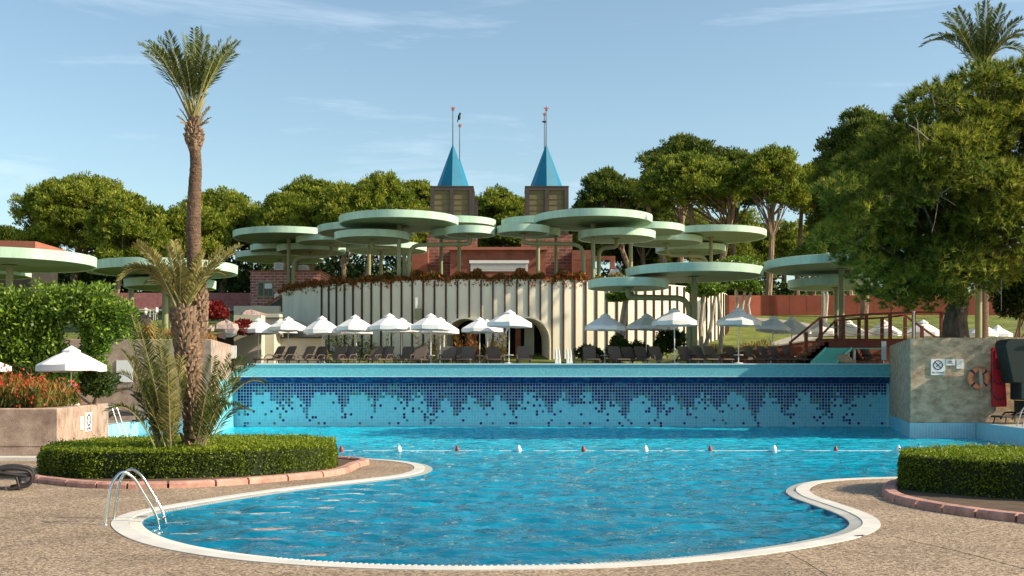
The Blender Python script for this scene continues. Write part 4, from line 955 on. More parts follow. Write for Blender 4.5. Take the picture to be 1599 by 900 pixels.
mb = MB(); mb.tube([((i - 4) * .9 * s, -.02, (math.sin(i * 1.6) * .8 - 1) * s) for i in range(9)], .35 * s, 5); mb.tube([(-3 * s, -.02, 1.4 * s), (0, -.02, 2.0 * s), (2.6 * s, -.02, 1 * s)], .5 * s, 5); mb.build('pictogram', M['sign_ink'], t)
t = thing('wall_sign', 'blank small white notice, left of the life ring', 'sign', P(1499, 568.5, d)); mb = MB(); mb.box(-5.5 * s, 5.5 * s, -.015, .015, -7.5 * s, 7.5 * s); mb.build('board', M['sign_white'], t); mb = MB()
for k2 in range(4): mb.box(-3.5 * s, (3.4 - k2 % 2) * s, -.018, -.0152, (4 - k2 * 2.6) * s, (4.5 - k2 * 2.6) * s)
mb.build('print_lines', M['drain_grate'], t)
t = thing('life_ring', 'orange life ring with dark bands hanging on the grey wall', 'life ring', P(1528, 591, d - .14))
mb = MB(); rr, tr_ = 13.2 * s, 4.3 * s; n1, n2 = 40, 14
mb.add([((rr + tr_ * math.cos(v)) * math.cos(u), tr_ * .8 * math.sin(v), (rr + tr_ * math.cos(v)) * math.sin(u)) for u in np.linspace(0, 2 * PI, n1, endpoint=False) for v in np.linspace(0, 2 * PI, n2, endpoint=False)],
       [(i * n2 + j, i * n2 + (j + 1) % n2, ((i + 1) % n1) * n2 + (j + 1) % n2, ((i + 1) % n1) * n2 + j) for i in range(n1) for j in range(n2)]); mb.build('ring', M['ring_orange'], t)
for a_ in (45, 135, 225, 315):
    mb = MB(); u = R(a_); mb.add([((rr + (tr_ + .008) * math.cos(v)) * math.cos(u + k2 * .11), (tr_ * .8 + .008) * math.sin(v), (rr + (tr_ + .008) * math.cos(v)) * math.sin(u + k2 * .11)) for k2 in (-1, 1) for v in np.linspace(0, 2 * PI, 14, endpoint=False)],
                                 [(j, (j + 1) % 14, 14 + (j + 1) % 14, 14 + j) for j in range(14)]); mb.build('band', M['band_dark'], t)
mb = MB(); mb.tube([(0, -.14, 15 * s), (1 * s, -.16, 6 * s), (1.8 * s, -.17, -4 * s), (2.2 * s, -.16, -14 * s)], [.04, .07, .08, .05], 8); mb.build('coiled_line', M['rope_pale'], t)
mb = MB(); mb.tube(catmull([(-15 * s, -.06, -10 * s), (-9 * s, -.06, -19 * s), (0, -.06, -22 * s), (6 * s, -.06, -18 * s), (7 * s, -.06, -14 * s)], 5, False), .018, 6); mb.tube([(3 * s, -.06, -14 * s), (4.5 * s, -.06, -28 * s)], .018, 6); mb.build('grab_line', M['rope_pale'], t)
t = thing('rescue_board', 'tall red rescue float with dark rope loops beside the life ring', 'rescue board', P(1558.5, 635.5, d - .12))
mb = MB(); q = [(-8.5, 0), (-9.5, 2), (-10.5, 48), (-10.5, 90), (-9, 92.5), (4, 92.5), (6, 90), (10, 50), (13, 3), (12, 0)]
mb.add([(x * s, -.08, z * s) for x, z in q] + [(x * s, .08, z * s) for x, z in q], [tuple(range(10)), tuple(range(10, 20))[::-1]] + [(i, 10 + i, 10 + (i + 1) % 10, (i + 1) % 10) for i in range(10)]); mb.build('float_body', M['red_foam'], t, bevel=.03)
mb = MB(); mb.box(-6 * s, 4 * s, -.10, -.075, 62 * s, 88 * s); mb.build('top_panel', M['red_foam'], t, bevel=.01)
for z_ in (14, 38, 62): mb = MB(); mb.tube(catmull([(-9 * s, -.09, (z_ + 8) * s), (-6 * s, -.13, (z_) * s), (2 * s, -.14, (z_ - 3) * s), (8 * s, -.13, (z_ + 3) * s), (9.5 * s, -.09, (z_ + 10) * s)], 5, False), .022, 6); mb.build('rope_loop', M['band_dark'], t)
mb = MB(); mb.tube([(-.05, 0, 92 * s), (-.05, 0, 108 * s)], .03, 8); mb.build('hanger', M['rope_pale'], t)
t = thing('green_bin', 'large dark green container cut off by the right edge of the photo', 'container', P(1600, 612, 46.2))
s2 = 46.2 / F; q = [(-31, 79), (-27, 83), (40, 85), (40, -12), (-3, -12), (-6, 0), (-3, 12), (-20, 12), (-23, 16), (-36, 72)]
q = [(-39.5, 72), (-37, 79), (-31, 82), (50, 84), (50, -12.6), (-15, -12.6), (-15, 13.4), (-27, 13.4)]
mb = MB(); n_ = len(q); mb.add([(x * s2, -.5, z * s2) for x, z in q] + [(x * s2, .5, z * s2) for x, z in q], [tuple(range(n_))[::-1], tuple(range(n_, 2 * n_))] + [(i, (i + 1) % n_, n_ + (i + 1) % n_, n_ + i) for i in range(n_)]); mb.build('body', M['bin_green'], t, bevel=.05)
mb = MB(); mb.tube(fillet([(-6 * s2, -.52, 70 * s2), (-6 * s2, -.6, 78 * s2), (10 * s2, -.6, 78 * s2), (20 * s2, -.56, 74 * s2)], .1), .03, 8); mb.build('handle', M['metal'], t)
mb = MB(); mb.box(-8 * s2, 50 * s2, -.45, .45, -39 * s2, -14 * s2 - .002); mb.build('base_frame', M['bin_green'], t)

# left planter sign
p0 = Vector((-13.4, 34, 0)); p1 = Vector((-14.6, 41.7, 0)); dv = (p1 - p0).normalized(); ang = math.atan2(dv.y, dv.x)
for f_, w_, h_, zc, l_ in ((.545, .95, .62, 1.0, 'white no diving sign on the sunlit end of the low left wall'), (.41, .42, .42, 1.0, 'blank white notice left of the no diving sign on the low wall')):
    c = p0.lerp(p1, f_); t = thing('wall_sign', l_, 'sign', (c.x, c.y, zc), ang)
    mb = MB(); mb.box(-w_ / 2, w_ / 2, -.03, -.005, -h_ / 2, h_ / 2); mb.build('board', M['sign_white'], t)
    if h_ > .5:
        o = ringm(.15, .20).build('circle', M['sign_ink'], t, loc=(0, -.032, .06)); o.rotation_euler.x = R(90); o.scale.x = 1.6
        mb = MB(); mb.bar((-.18, -.034, .16), (.18, -.034, -.04), .03, .004, up=(0, 1, 0)); mb.build('slash', M['sign_ink'], t)
        text('lettering', 'NO DIVING', .12, M['sign_ink'], t, (0, -.033, -.22))

# ================================================================== LADDERS, FLOATS
def ladder(label, a0_, a1_, b0_, b1_, h_, r=.024, zw=-.3, group='pool ladders'):
    t = thing('pool_ladder', label, 'pool ladder', (*a0_, DZ), 0, group); o_ = Vector((*a0_, DZ))
    for a, b in ((a0_, b0_), (a1_, b1_)):
        A = Vector((*a, DZ)) - o_; B = Vector((*b, zw)) - o_; D = (B - A); D.z = 0
        pts = fillet([A, A + D * .10 + Vector((0, 0, h_ * .80)), A + D * .30 + Vector((0, 0, h_ * 1.08)), A + D * .52 + Vector((0, 0, h_ * .93)), B + Vector((-D.x * .02, -D.y * .02, .42)), B], .26, 8)
        mb = MB(); mb.tube(pts, r, 12); rl = mb.build('rail', M['metal'], t); mb = MB(); mb.lathe([(r * 2.1, 0), (r * 2, .012), (r, .02)], 14, A); mb.build('flange', M['metal'], rl)
    for k2 in range(2):
        A = Vector((*b0_, zw + .12 + k2 * .28)) - o_; B = Vector((*b1_, zw + .12 + k2 * .28)) - o_; mb = MB(); mb.bar(A, B, .07, .025); mb.build('tread', M['metal'], t)
    return t
a0_ = G(164, 820, DZ); a1_ = G(177.5, 811, DZ)
ladder('shiny steel ladder at the near left curve of the pool', a0_, a1_, G(249, 822, -.02), G(260, 818, -.02), .80)
ladder('steel ladder rails in the far left pool arm beside the low wall', (-15.85, 44.4), (-15.9, 45.1), (-15.0, 44.4), (-15.05, 45.1), 1.35, .028)
ladder('steel ladder rail at the right edge, beyond the right hedge', (19.7, 43.1), (19.8, 43.8), (18.9, 43.1), (19.0, 43.8), 1.3, .028)
t = thing('float_line', 'line of alternating white and red floats across the pool', 'float line', (0, 38.6, 0))
mb = MB(); mb.tube([(-9, 0, .02), (19, 0, .02)], .012, 5); mb.build('rope', M['float_white'], t)
for k2, px_ in enumerate([533, 623, 714, 810, 911, 1008, 1109, 1209, 1305, 1403, 1500]):
    x_ = X(px_, 38.6); mb = MB(); sz = 1.05 if k2 % 2 else .85; mb.ell((0, 0, 0), (.085 * sz, .085 * sz, .13 * sz), 12, 10); mb.lathe([(.05, .13 * sz - .02), (.03, .13 * sz + .02)], 8)
    mb.build('float', M['float_white' if k2 % 2 else 'float_red'], t, loc=(x_, 0, .05))

# ================================================================== VEGETATION
def limb(mb, a, b, r0, r1, rng, bow=.12, n=5):
    a = Vector(a); b = Vector(b); L = (b - a).length; off = Vector(rng.normal(0, bow * L, 3)); pts = []
    for i in range(n + 1):
        t = i / n; pts.append(a.lerp(b, t) + off * math.sin(PI * t) * .5)
    mb.tube(pts, [r0 + (r1 - r0) * i / n for i in range(n + 1)], 7); return pts
def stone_pine(px, ytop, hw, ybot, d, label, seed, base_px=None, ybase=None, dens=1.0, mat_='stone_pine', name='stone_pine', dome=.75, trunks=1, group='pines behind the terrace', lobe=.155, hollow=.35):
    rng = np.random.default_rng(seed); s = d / F
    cx_ = X(px, d); W = hw * s; zt_ = Z(ytop, d); zb = Z(ybot, d); Hc = zt_ - zb
    bx = X(base_px if base_px is not None else px, d); bz = H(bx, d) - .3 if ybase is None else Z(ybase, d)
    if abs(bx) < 17 and d < 121 and ybase is None: bz = max(bz, RT - .6)
    t = thing(name, label, 'pine tree', (bx, d, bz), 0, group); o_ = np.array([bx, d, bz])
    # sub-crowns on a dome, the way a stone pine carries rounded puffs
    n_l = int(36 * dens * (1 + W / 5)); C = []; RR_ = []
    for i in range(n_l):
        p = sphere_pts(1, rng, -.35 if hollow < .5 else -.08)[0]; k_ = rng.uniform(hollow, 1) ** .4
        rl = W * lobe * rng.uniform(.7, 1.35) + .25
        flat = 1 - .28 * abs(p[2] < 0)
        c = np.array([cx_ + p[0] * (W - rl) * k_ * rng.uniform(.9, 1.05), d + p[1] * (W * .8 - rl) * k_, zb + Hc * .32 + (p[2] * (Hc * .68 - rl * .8) if p[2] > 0 else p[2] * Hc * .75) * k_ ** .5])
        C.append(c); RR_.append(rl)
    Vs = []; Ts = []
    for c, rl in zip(C, RR_):                         # every sub-crown is a heap of small needle puffs
        n_p = int(15 * dens * (rl / 1.0) ** 1.6) + 8
        q = sphere_pts(n_p, rng, -.6); pc_ = c + q * rl * rng.uniform(.80, 1.08, (n_p, 1)) * np.array([1.1, 1.1, .80])
        base = rng.normal(.45, .09) + rng.normal(0, .17, n_p); k_ = 30
        CC = np.repeat(pc_, k_, 0); u = sphere_pts(n_p * k_, rng, -.55); pr_ = np.repeat(rng.uniform(.34, .56, (n_p, 1)), k_, 0)
        pts = CC + u * pr_ * rng.uniform(.45, 1.0, (n_p * k_, 1)) * np.array([1, 1, .85])
        Vs.append(leaves(pts, u + np.array([0, 0, .5]), .17, .055, rng, .40)); Ts.append(np.clip(np.repeat(base, k_) + rng.normal(0, .14, n_p * k_), 0, 1))
    V = np.concatenate(Vs) - o_; nmesh('crown', V, 4, M[mat_], t, tint=np.concatenate(Ts))
    mb = MB(); top = Vector((cx_ - bx, 0, zb - bz + Hc * .25)); rt = .16 + W * .03
    for k2 in range(trunks):
        b0 = Vector(((k2 - (trunks - 1) / 2) * 1.4, rng.uniform(-.5, .5), 0)); tp = top + Vector(((k2 - (trunks - 1) / 2) * W * .7, 0, 0))
        mb = MB(); pts = limb(mb, b0, tp, rt * 1.15, rt * .65, rng, .05, 7); mb.build('trunk', M['bark_pine'], t)
    mb = MB(); idx = rng.permutation(n_l)[:16 if hollow < .5 else 44]
    for i in idx:
        st = pts[rng.integers(4, 8)]; limb(mb, st, C[i] - o_, rt * (.38 if hollow < .5 else .26), .03, rng, .1, 4)
    mb.build('branches', M['bark_pine'], t)
    return t
stone_pine(128, 266, 112, 400, 104, 'broad domed pine at far left, rear of the two lobed crowns', 11, 113, dens=1.1)
stone_pine(200, 300, 74, 425, 97, 'lower rounded pine in front of the broad domed one, left of the tall palm', 12, 180, dens=1.15)
stone_pine(10, 352, 40, 420, 112, 'small distant pine at the left photo edge', 13, mat_='stone_pine_dark')
stone_pine(352, 294, 88, 395, 108, 'pine just right of the tall palm trunk', 14, 345, dens=1.1)
stone_pine(487, 276, 62, 392, 104, 'pine above the left end canopies', 15, 485, dens=1.1)
stone_pine(588, 268, 78, 392, 101, 'wide pine left of the left tower, with the highest crown there', 16, 560, dens=1.1)
stone_pine(652, 278, 44, 385, 110, 'pine crown partly hidden by the left tower', 17, dens=1.1)
stone_pine(424, 318, 40, 395, 116, 'darker small pine between two larger crowns, left of the terrace', 18, mat_='stone_pine_dark')
stone_pine(780, 291, 56, 395, 112, 'pine seen between the two towers', 19, dens=1.1)
stone_pine(905, 330, 34, 400, 116, 'small pine crown just right of the right tower', 20)
stone_pine(952, 263, 60, 352, 105, 'dark open pine leaning left, with sky under its crown', 21, 1005, mat_='stone_pine_dark', dens=.75, hollow=.5)
stone_pine(1066, 211, 82, 300, 112, 'highest flat topped pine right of the towers, behind the bushy one', 22, 1060, mat_='stone_pine_dark', dens=.9)
stone_pine(1078, 240, 96, 345, 100, 'big bushy pine with bare forked trunks under its crown', 23, 1085, dens=.95, trunks=3, hollow=.5)
stone_pine(1206, 226, 60, 350, 97, 'tall narrow crowned pine with a straight bare trunk', 24, 1199, ybase=462, dens=.85, hollow=.5)
stone_pine(1272, 255, 56, 335, 106, 'yellowish pine with two dark forked trunks', 25, 1255, trunks=2, dens=.85)
stone_pine(1352, 171, 84, 300, 88, 'pine rising behind the big near pine at right', 26, 1350, dens=1.0, mat_='stone_pine_dark')
stone_pine(1225, 345, 70, 440, 120, 'low hazy olive pine filling the gap beneath the tall narrow pine', 27, dens=.8)
stone_pine(300, 330, 40, 420, 118, 'dim pine in the gap behind the tall palm', 28, mat_='stone_pine_dark')
stone_pine(1140, 350, 55, 425, 118, 'low pine behind the wide canopy at the right end', 29, dens=.8)
stone_pine(535, 285, 48, 392, 99, 'middle pine of the row left of the left tower', 51, dens=1.1)
stone_pine(445, 300, 50, 392, 101, 'pine at the left end of the row left of the towers', 52, dens=1.1)
stone_pine(306, 318, 60, 400, 101, 'pine crossing the tall palm trunk from behind', 53, dens=1.1)
stone_pine(745, 305, 40, 395, 118, 'pine just right of the left tower, behind its frame', 54, dens=1.0)
stone_pine(1005, 300, 60, 390, 118, 'low dark pine filling the gap under the leaning one', 55, mat_='stone_pine_dark')
stone_pine(1150, 232, 55, 330, 108, 'pine joining the bushy one and the tall narrow one', 56, dens=.9, mat_='stone_pine_dark')
stone_pine(690, 300, 48, 392, 120, 'pine behind the left tower, filling the row', 58, dens=1.0)
stone_pine(825, 305, 40, 395, 118, 'pine crown showing left of the right tower frame', 59, dens=1.0)
stone_pine(985, 330, 75, 420, 122, 'dim pine mass low behind the right canopies', 60, mat_='stone_pine_dark')
stone_pine(1330, 250, 70, 380, 100, 'pine tucked between the yellowish one and the big near pine', 61, mat_='stone_pine_dark')
stone_pine(1050, 318, 100, 430, 126, 'olive pine mass behind the bare forked trunks', 62, dens=.9)
stone_pine(1160, 325, 70, 440, 125, 'olive pine mass left of the straight bare trunk', 63, dens=.9)
stone_pine(1300, 330, 70, 450, 122, 'olive pine mass behind the two dark forked trunks', 64, dens=.8, mat_='stone_pine_dark')
# dark understorey under the pines, one mass
rng = np.random.default_rng(40); Vs = []; Ts = []
for i in range(300):
    px_ = rng.uniform(-80, 1320); d = rng.uniform(104, 122)
    if 1190 < px_ < 1290 and rng.random() < .75: continue
    hgt = rng.uniform(1.5, 4.2) * (.55 if px_ > 880 else 1); c = np.array([X(px_, d), d, H(X(px_, d), d) + hgt * .5]); n_ = 170; q = sphere_pts(n_, rng, -.9)
    Vs.append(leaves(c + q * np.array([2.2, 1.6, hgt * .6]) * rng.uniform(.6, 1, (n_, 1)), q, .28, .12, rng)); Ts.append(np.clip(rng.normal(.35, .2, n_), 0, 1))
tag(nmesh('understorey', np.concatenate(Vs), 4, M['shrub_leaf'], tint=np.concatenate(Ts)), kind='stuff')

# ---- big near pine -------------------------------------------------------------
def near_pine():
    rng = np.random.default_rng(5); d0 = 48.6
    t = thing('pine_tree', 'huge near pine with long needle tufts filling the right edge', 'pine tree', (X(1490, d0), d0, 4.0)); o_ = np.array(t.location)
    poly = [(1298,340),(1310,285),(1330,240),(1380,222),(1415,195),(1440,160),(1472,142),(1505,118),(1555,100),(1620,88),(1700,100),(1760,220),(1740,420),(1640,440),(1598,400),(1570,440),(1515,445),(1482,455),(1452,486),(1412,484),(1390,446),(1345,405),(1306,392),(1288,372)]
    def inside(x, y):
        c = False; j = len(poly) - 1
        for i in range(len(poly)):
            if (poly[i][1] > y) != (poly[j][1] > y) and x < (poly[j][0] - poly[i][0]) * (y - poly[i][1]) / (poly[j][1] - poly[i][1]) + poly[i][0]: c = not c
            j = i
        return c
    C = []
    while len(C) < 270:
        x, y = rng.uniform(1285, 1760), rng.uniform(88, 488)
        if not inside(x, y): continue
        mid = 1 - abs((y - 280) / 200) ** 2 * .8
        C.append(np.array(P(x, y, d0 + rng.uniform(-4.6, 3.8) * max(.3, mid))))
    Vs = []; Ts = []
    for c in C:                                        # each bough: a drooping plume of needle tufts
        edge = min(1, .55 + .45 * abs(c[0] - X(1290, d0)) / 3.5); rr = rng.uniform(.85, 1.45) * edge
        n_t = int(62 * rr ** 1.6) + 12; q = sphere_pts(n_t, rng, -.55)
        out_ = unit(np.array([c[0] - X(1560, d0), (c[1] - d0) * 1.3 - .8, .2]))
        tc_ = c + q * rr * rng.uniform(.55, 1, (n_t, 1)) * np.array([1.1, 1.1, .62]); tc_[:, 2] -= .22 * ((tc_ - c) @ out_).clip(0) ; base = rng.normal(.44, .13)
        ax = unit(q * .7 + out_ * .5 + np.array([0, 0, .4]) + rng.normal(0, .25, (n_t, 3)))
        k_ = 15; A = np.repeat(ax, k_, 0); CC = np.repeat(tc_, k_, 0); u = unit(A + rng.normal(0, .5, A.shape)); L = rng.uniform(.22, .40, (len(A), 1)); sd_ = unit(np.cross(u, rng.normal(0, 1, A.shape))) * .024
        Vs.append(np.stack([CC - sd_, CC + sd_, CC + u * L], 1)); Ts.append(np.clip(base + rng.normal(0, .12, len(A)) + .16 * np.repeat(rng.normal(0, 1, n_t), k_), 0, 1))
    nmesh('crown', np.concatenate(Vs) - o_, 3, M['aleppo_pine'], t, tint=np.concatenate(Ts))
    mb = MB(); P_ = [P(1492, 532, d0), P(1492, 500, d0), P(1497, 470, d0), P(1496, 430, d0), P(1505, 380, d0 + .3), P(1515, 300, d0 + .5), P(1530, 210, d0 + .5)]
    mb.tube([p - Vector(o_) for p in catmull(P_, 4, False)], [.60 - .03 * i if i < 5 else .46 - .016 * (i - 5) for i in range(25)], 14)
    mb.build('trunk', M['bark_dark'], t)
    mb = MB(); tp = catmull(P_, 4, False)
    for i in rng.permutation(len(C))[:70]:
        st = tp[rng.integers(10, 24)] - Vector(o_); limb(mb, st, C[i] - o_, .11, .02, rng, .12, 5)
    mb.build('boughs', M['bark_dark'], t)
    mb = MB()
    for i in range(45):                                # pale dead twigs
        c = C[rng.integers(0, len(C))] - o_ + rng.normal(0, .5, 3) + np.array([0, -.6, 0]); b = c + rng.normal(0, .8, 3); pts = limb(mb, c, b, .022, .010, rng, .15, 4)
        for k2 in range(2): limb(mb, pts[2], np.array(pts[2]) + rng.normal(0, .5, 3), .013, .006, rng, .15, 3)
    mb.build('dead_twigs', M['twig_grey'], t)
near_pine()

# ---- palms ------------------------------------------------------------------------
def frond(parent, a, b, sag, rng, leaflet=.42, mat_='palm_leaf', n=44, wid=.022, thick=.022, loc=None, lift=.25, t0=.16):
    """feather frond from a to b (world), bowed upward by sag"""
    o_ = Vector(parent.location); a = Vector(a) - o_; b = Vector(b) - o_; mid = (a + b) / 2 + Vector((0, 0, sag))
    ctrl = mid * 2 - (a + b) / 2
    bz = lambda t: a * (1 - t) ** 2 + ctrl * 2 * t * (1 - t) + b * t * t
    tg = lambda t: ((ctrl - a) * (1 - t) + (b - ctrl) * t).normalized()
    mb = MB(); mb.mi = 0; pts = [bz(i / 12) for i in range(13)]; mb.tube(pts, [thick * (1 - .85 * i / 12) + .003 for i in range(13)], 5, cap=False)
    side0 = tg(.5).cross(Vector((0, 0, 1)));
    if side0.length < .2: side0 = Vector((rng.normal(), rng.normal(), 0))
    side0.normalize(); roll = rng.uniform(-.7, .7)
    V = []
    for i in range(n):
        t = t0 + (1 - t0) * i / (n - 1); p = bz(t); T = tg(t); S = (side0 - T * side0.dot(T)).normalized(); U = S.cross(T)
        S2 = S * math.cos(roll) + U * math.sin(roll); U2 = S2.cross(T)
        L = leaflet * (.35 + .65 * math.sin(PI * min(1, .12 + t * .86)) ** .7) * rng.uniform(.85, 1.1)
        for sg in (-1, 1):
            dr = (T * rng.uniform(.55, .85) + S2 * sg * .75 + U2 * (lift + rng.normal(0, .12))).normalized()
            w_ = T.cross(dr).cross(dr).normalized() * wid; e = p + dr * L + Vector((0, 0, -.12 * L * rng.uniform(.2, 1.4)))
            m_ = p + dr * L * .45; V.append([p, m_ + w_, e, m_ - w_])
    V = np.array([[tuple(v) for v in q] for q in V], np.float32).reshape(-1, 3)
    me = mb
    k0 = len(me.v); me.mi = 1
    me.add([tuple(v) for v in V], [(4 * i, 4 * i + 1, 4 * i + 2, 4 * i + 3) for i in range(len(V) // 4)])
    o = me.build('frond', [M['frond_rib'], M[mat_]], parent, smooth=False)
    at = o.data.attributes.new('tint', 'FLOAT', 'POINT'); tv = np.concatenate([np.full(k0, .5), np.repeat(np.clip(rng.normal(.5, .25, len(V) // 4), 0, 1), 4)]).astype(np.float32); at.data.foreach_set('value', tv)
    return o
def boots(path, r0, z0, z1, rng, rows, per, size, out=.5):
    """old leaf bases wrapped round a trunk in a spiral; path gives centre+radius at height fraction"""
    mb = MB()
    for i in range(rows):
        t = i / rows
        for j in range(per):
            tt = t + j / per / rows; c, r = path(min(.999, tt)); a = 2 * PI * (j / per) + i * .5 * (2 * PI / per) + rng.normal(0, .08)
            dr = Vector((math.cos(a), math.sin(a), 0)); sd_ = Vector((-math.sin(a), math.cos(a), 0)); s = size * rng.uniform(.8, 1.25); o2 = out * rng.uniform(.6, 1.3)
            p = c + dr * (r - .02); tip = p + Vector((0, 0, s)) + dr * s * o2
            q = [p - sd_ * s * .55, p + sd_ * s * .55, tip + sd_ * s * .26, tip - sd_ * s * .26, p + dr * s * .32 - sd_ * s * .3 + Vector((0, 0, s * .1)), p + dr * s * .32 + sd_ * s * .3 + Vector((0, 0, s * .1)), tip + dr * s * .22 + sd_ * s * .16, tip + dr * s * .22 - sd_ * s * .16]
            mb.add(q, [(4, 5, 6, 7), (0, 4, 7, 3), (5, 1, 2, 6), (3, 7, 6, 2), (0, 1, 5, 4)])
    return mb
def trunk_path(pxs, rad, d, o_):
    cp = catmull([P(x, y, d) for x, y in pxs], 6, False); n_ = len(cp)
    def f(t):
        u = t * (n_ - 1); i = min(int(u), n_ - 2); k_ = u - i; c = cp[i].lerp(cp[i + 1], k_) - o_
        v = t * (len(rad) - 1); j = min(int(v), len(rad) - 2); return c, rad[j] + (rad[j + 1] - rad[j]) * (v - j)
    return f
# tall palm
rng = np.random.default_rng(21); dT = 28.7
tp_ = thing('palm_tree', 'tall slender palm with an upright tuft of fronds above a bulging neck', 'palm tree', P(303, 722, dT)); o_ = Vector(tp_.location)
pth = trunk_path([(303,722),(302,650),(303,580),(312,500),(310,455),(304,420),(302,360),(304,300),(306,258),(304,236)], [.25,.23,.21,.18,.175,.185,.18,.16,.14,.125], dT, o_)
mb = MB(); n_ = 90; pts = []; rs = []
for i in range(n_ + 1): c, r = pth(i / n_ * .999); pts.append(c); rs.append(r * (1.03 if i % 2 else .97))
mb.tube(pts, rs, 16); mb.build('trunk', M['palm_bark'], tp_)
bm_ = boots(lambda t: (pth(.42 + .57 * t)[0], pth(.42 + .57 * t)[1] * .99), 0, 0, 0, rng, 62, 11, .07, .08); bm_.build('leaf_scars', M['palm_bark'], tp_, smooth=False)
bm_ = boots(lambda t: (pth(.30 + .16 * t)[0], pth(.30 + .16 * t)[1] * .97), 0, 0, 0, rng, 10, 8, .14, .35); bm_.build('old_leaf_bases', M['palm_boot'], tp_, smooth=False)
nk0, nk1 = P(304, 238, dT) - o_, P(303, 186, dT) - o_
nr_ = [.13, .20, .235, .21, .13, .10, .08]
bm_ = boots(lambda t: (nk0.lerp(nk1, t), nr_[int(t * 5.99)] * .9), 0, 0, 0, rng, 11, 9, .115, .42)
bm_.tube([nk0, nk0.lerp(nk1, .2), nk0.lerp(nk1, .45), nk0.lerp(nk1, .75), nk1], [.13, .18, .20, .11, .08], 12); bm_.build('neck', M['palm_boot'], tp_, smooth=False)
ba = P(303, 190, dT)
tips = [(226,82,.30),(240,76,.22),(358,76,.20),(367,84,.26),(219,70,.30),(232,66,.28),(248,62,.16),(262,52,.10),(270,82,.2),(288,56,.04),(303,47,.0),(312,46,.0),(320,58,.05),(330,74,.08),(345,66,.10),(360,62,.15),(371,66,.22),(352,90,.2),(296,72,.02),(280,98,.1),(333,104,.12),(318,88,.0),(290,92,.0),(306,70,.02)]
for i, (x, y, sg) in enumerate(tips): frond(tp_, ba + Vector(rng.normal(0, .05, 3)), P(x, y, dT + rng.uniform(-.9, .9)), sg, rng, .36, 'palm_leaf', 36, wid=.017, t0=.34)
for x, y in [(280,170),(286,160),(327,168),(322,158),(276,182),(330,184),(295,150),(312,150),(283,192),(325,192)]: frond(tp_, P(303, 212, dT), P(x, y, dT + rng.uniform(-.3, .3)), .08, rng, .12, 'straw_leaf', 16, wid=.015)
# short leaning palm in front
dS = 28.0
ts_ = thing('palm_tree', 'short leaning palm with shaggy trunk, its arching fronds crossing the tall trunk', 'palm tree', P(301, 722, dS)); o_ = Vector(ts_.location)
pth2 = trunk_path([(301,722),(303,650),(297,600),(292,550),(288,515),(286,486)], [.30, .25, .25, .29, .31, .27], dS, o_)
mb = MB(); mb.tube([pth2(i / 30 * .999)[0] for i in range(31)], [pth2(i / 30 * .999)[1] * .86 for i in range(31)], 14); mb.build('trunk', M['palm_boot'], ts_)
bm_ = boots(lambda t: (pth2(t)[0], pth2(t)[1] * .86), 0, 0, 0, rng, 34, 11, .16, .40); bm_.build('old_leaf_bases', M['palm_boot'], ts_, smooth=False)
ba = P(286, 486, dS)
tips = [(188,437,.55),(196,420,.35),(214,381,.22),(222,398,.2),(236,392,.1),(262,385,.05),(272,378,.04),(282,400,.0),(374,384,.18),(366,396,.25),(348,388,.1),(338,410,.15),(318,392,.05),(352,430,.4),(230,440,.3)]
for x, y, sg in tips: frond(ts_, ba + Vector(rng.normal(0, .08, 3)), P(x, y, dS + rng.uniform(-1.1, .9)), sg, rng, .33, 'palm_leaf_old', 44)
# suckering palm fronds at the foot
dC = 27.2
tc2 = thing('young_palm', 'young bushy palm fronds sprouting from the hedge at the palm feet', 'palm', P(262, 722, dC)); o_ = Vector(tc2.location)
tips = [(262,205,492,.2),(258,215,500,.15),(250,190,548,.35),(264,240,505,.1),(258,232,525,.1),(262,254,512,.05),(266,268,528,.02),(255,180,585,.5),(252,205,560,.25),(262,222,548,.1),(268,250,545,.05),(258,200,530,.2),(268,283,560,.0),(266,236,570,.05),(256,188,612,.5),(270,262,560,.03),
        (312,412,598,.55),(310,395,572,.4),(308,378,560,.22),(306,360,556,.12),(306,345,568,.08),(312,372,596,.35),(314,386,640,.4),(304,332,560,.05),(312,352,630,.3),(250,170,640,.4),(262,228,600,.1),(268,292,590,.0),(258,210,618,.25)]
for bx_, x, y, sg in tips:
    frond(tc2, P(bx_ + rng.normal(0, 6), 712, dC + rng.uniform(-.2, .5)), P(x, y, dC + rng.uniform(-1.0, .8)), sg * 1.1, rng, .40, 'palm_leaf_old' if rng.random() < .25 else 'palm_leaf', 42, thick=.016, wid=.0165)
# palm behind the pine
dR = 62.0
tr_ = thing('palm_tree', 'palm whose crown rises above the big pine at top right', 'palm tree', (X(1533, dR), dR, 3.8)); o_ = Vector(tr_.location)
mb = MB(); mb.tube([Vector((0, 0, 0)), Vector((.1, 0, 7)), P(1533, 118, dR) - o_], [.34, .28, .26], 12); mb.build('trunk', M['palm_bark'], tr_)
ba = P(1533, 112, dR)
for x, y, sg in [(1440,72,.9),(1446,60,.8),(1470,36,.45),(1478,22,.35),(1495,14,.2),(1512,24,.1),(1525,8,.08),(1540,3,.0),(1552,14,.05),(1566,8,.12),(1578,20,.2),(1595,30,.4),(1606,48,.6),(1612,62,.8),(1500,52,.3),(1462,62,.7),(1560,40,.1),(1590,60,.5),(1520,40,.0),(1545,30,.0),(1600,84,.7),(1485,44,.4)]:
    frond(tr_, ba + Vector(rng.normal(0, .1, 3)), P(x, y, dR + rng.uniform(-2.2, 2.2)), sg, rng, .62, 'palm_leaf', 46, wid=.035, thick=.04)

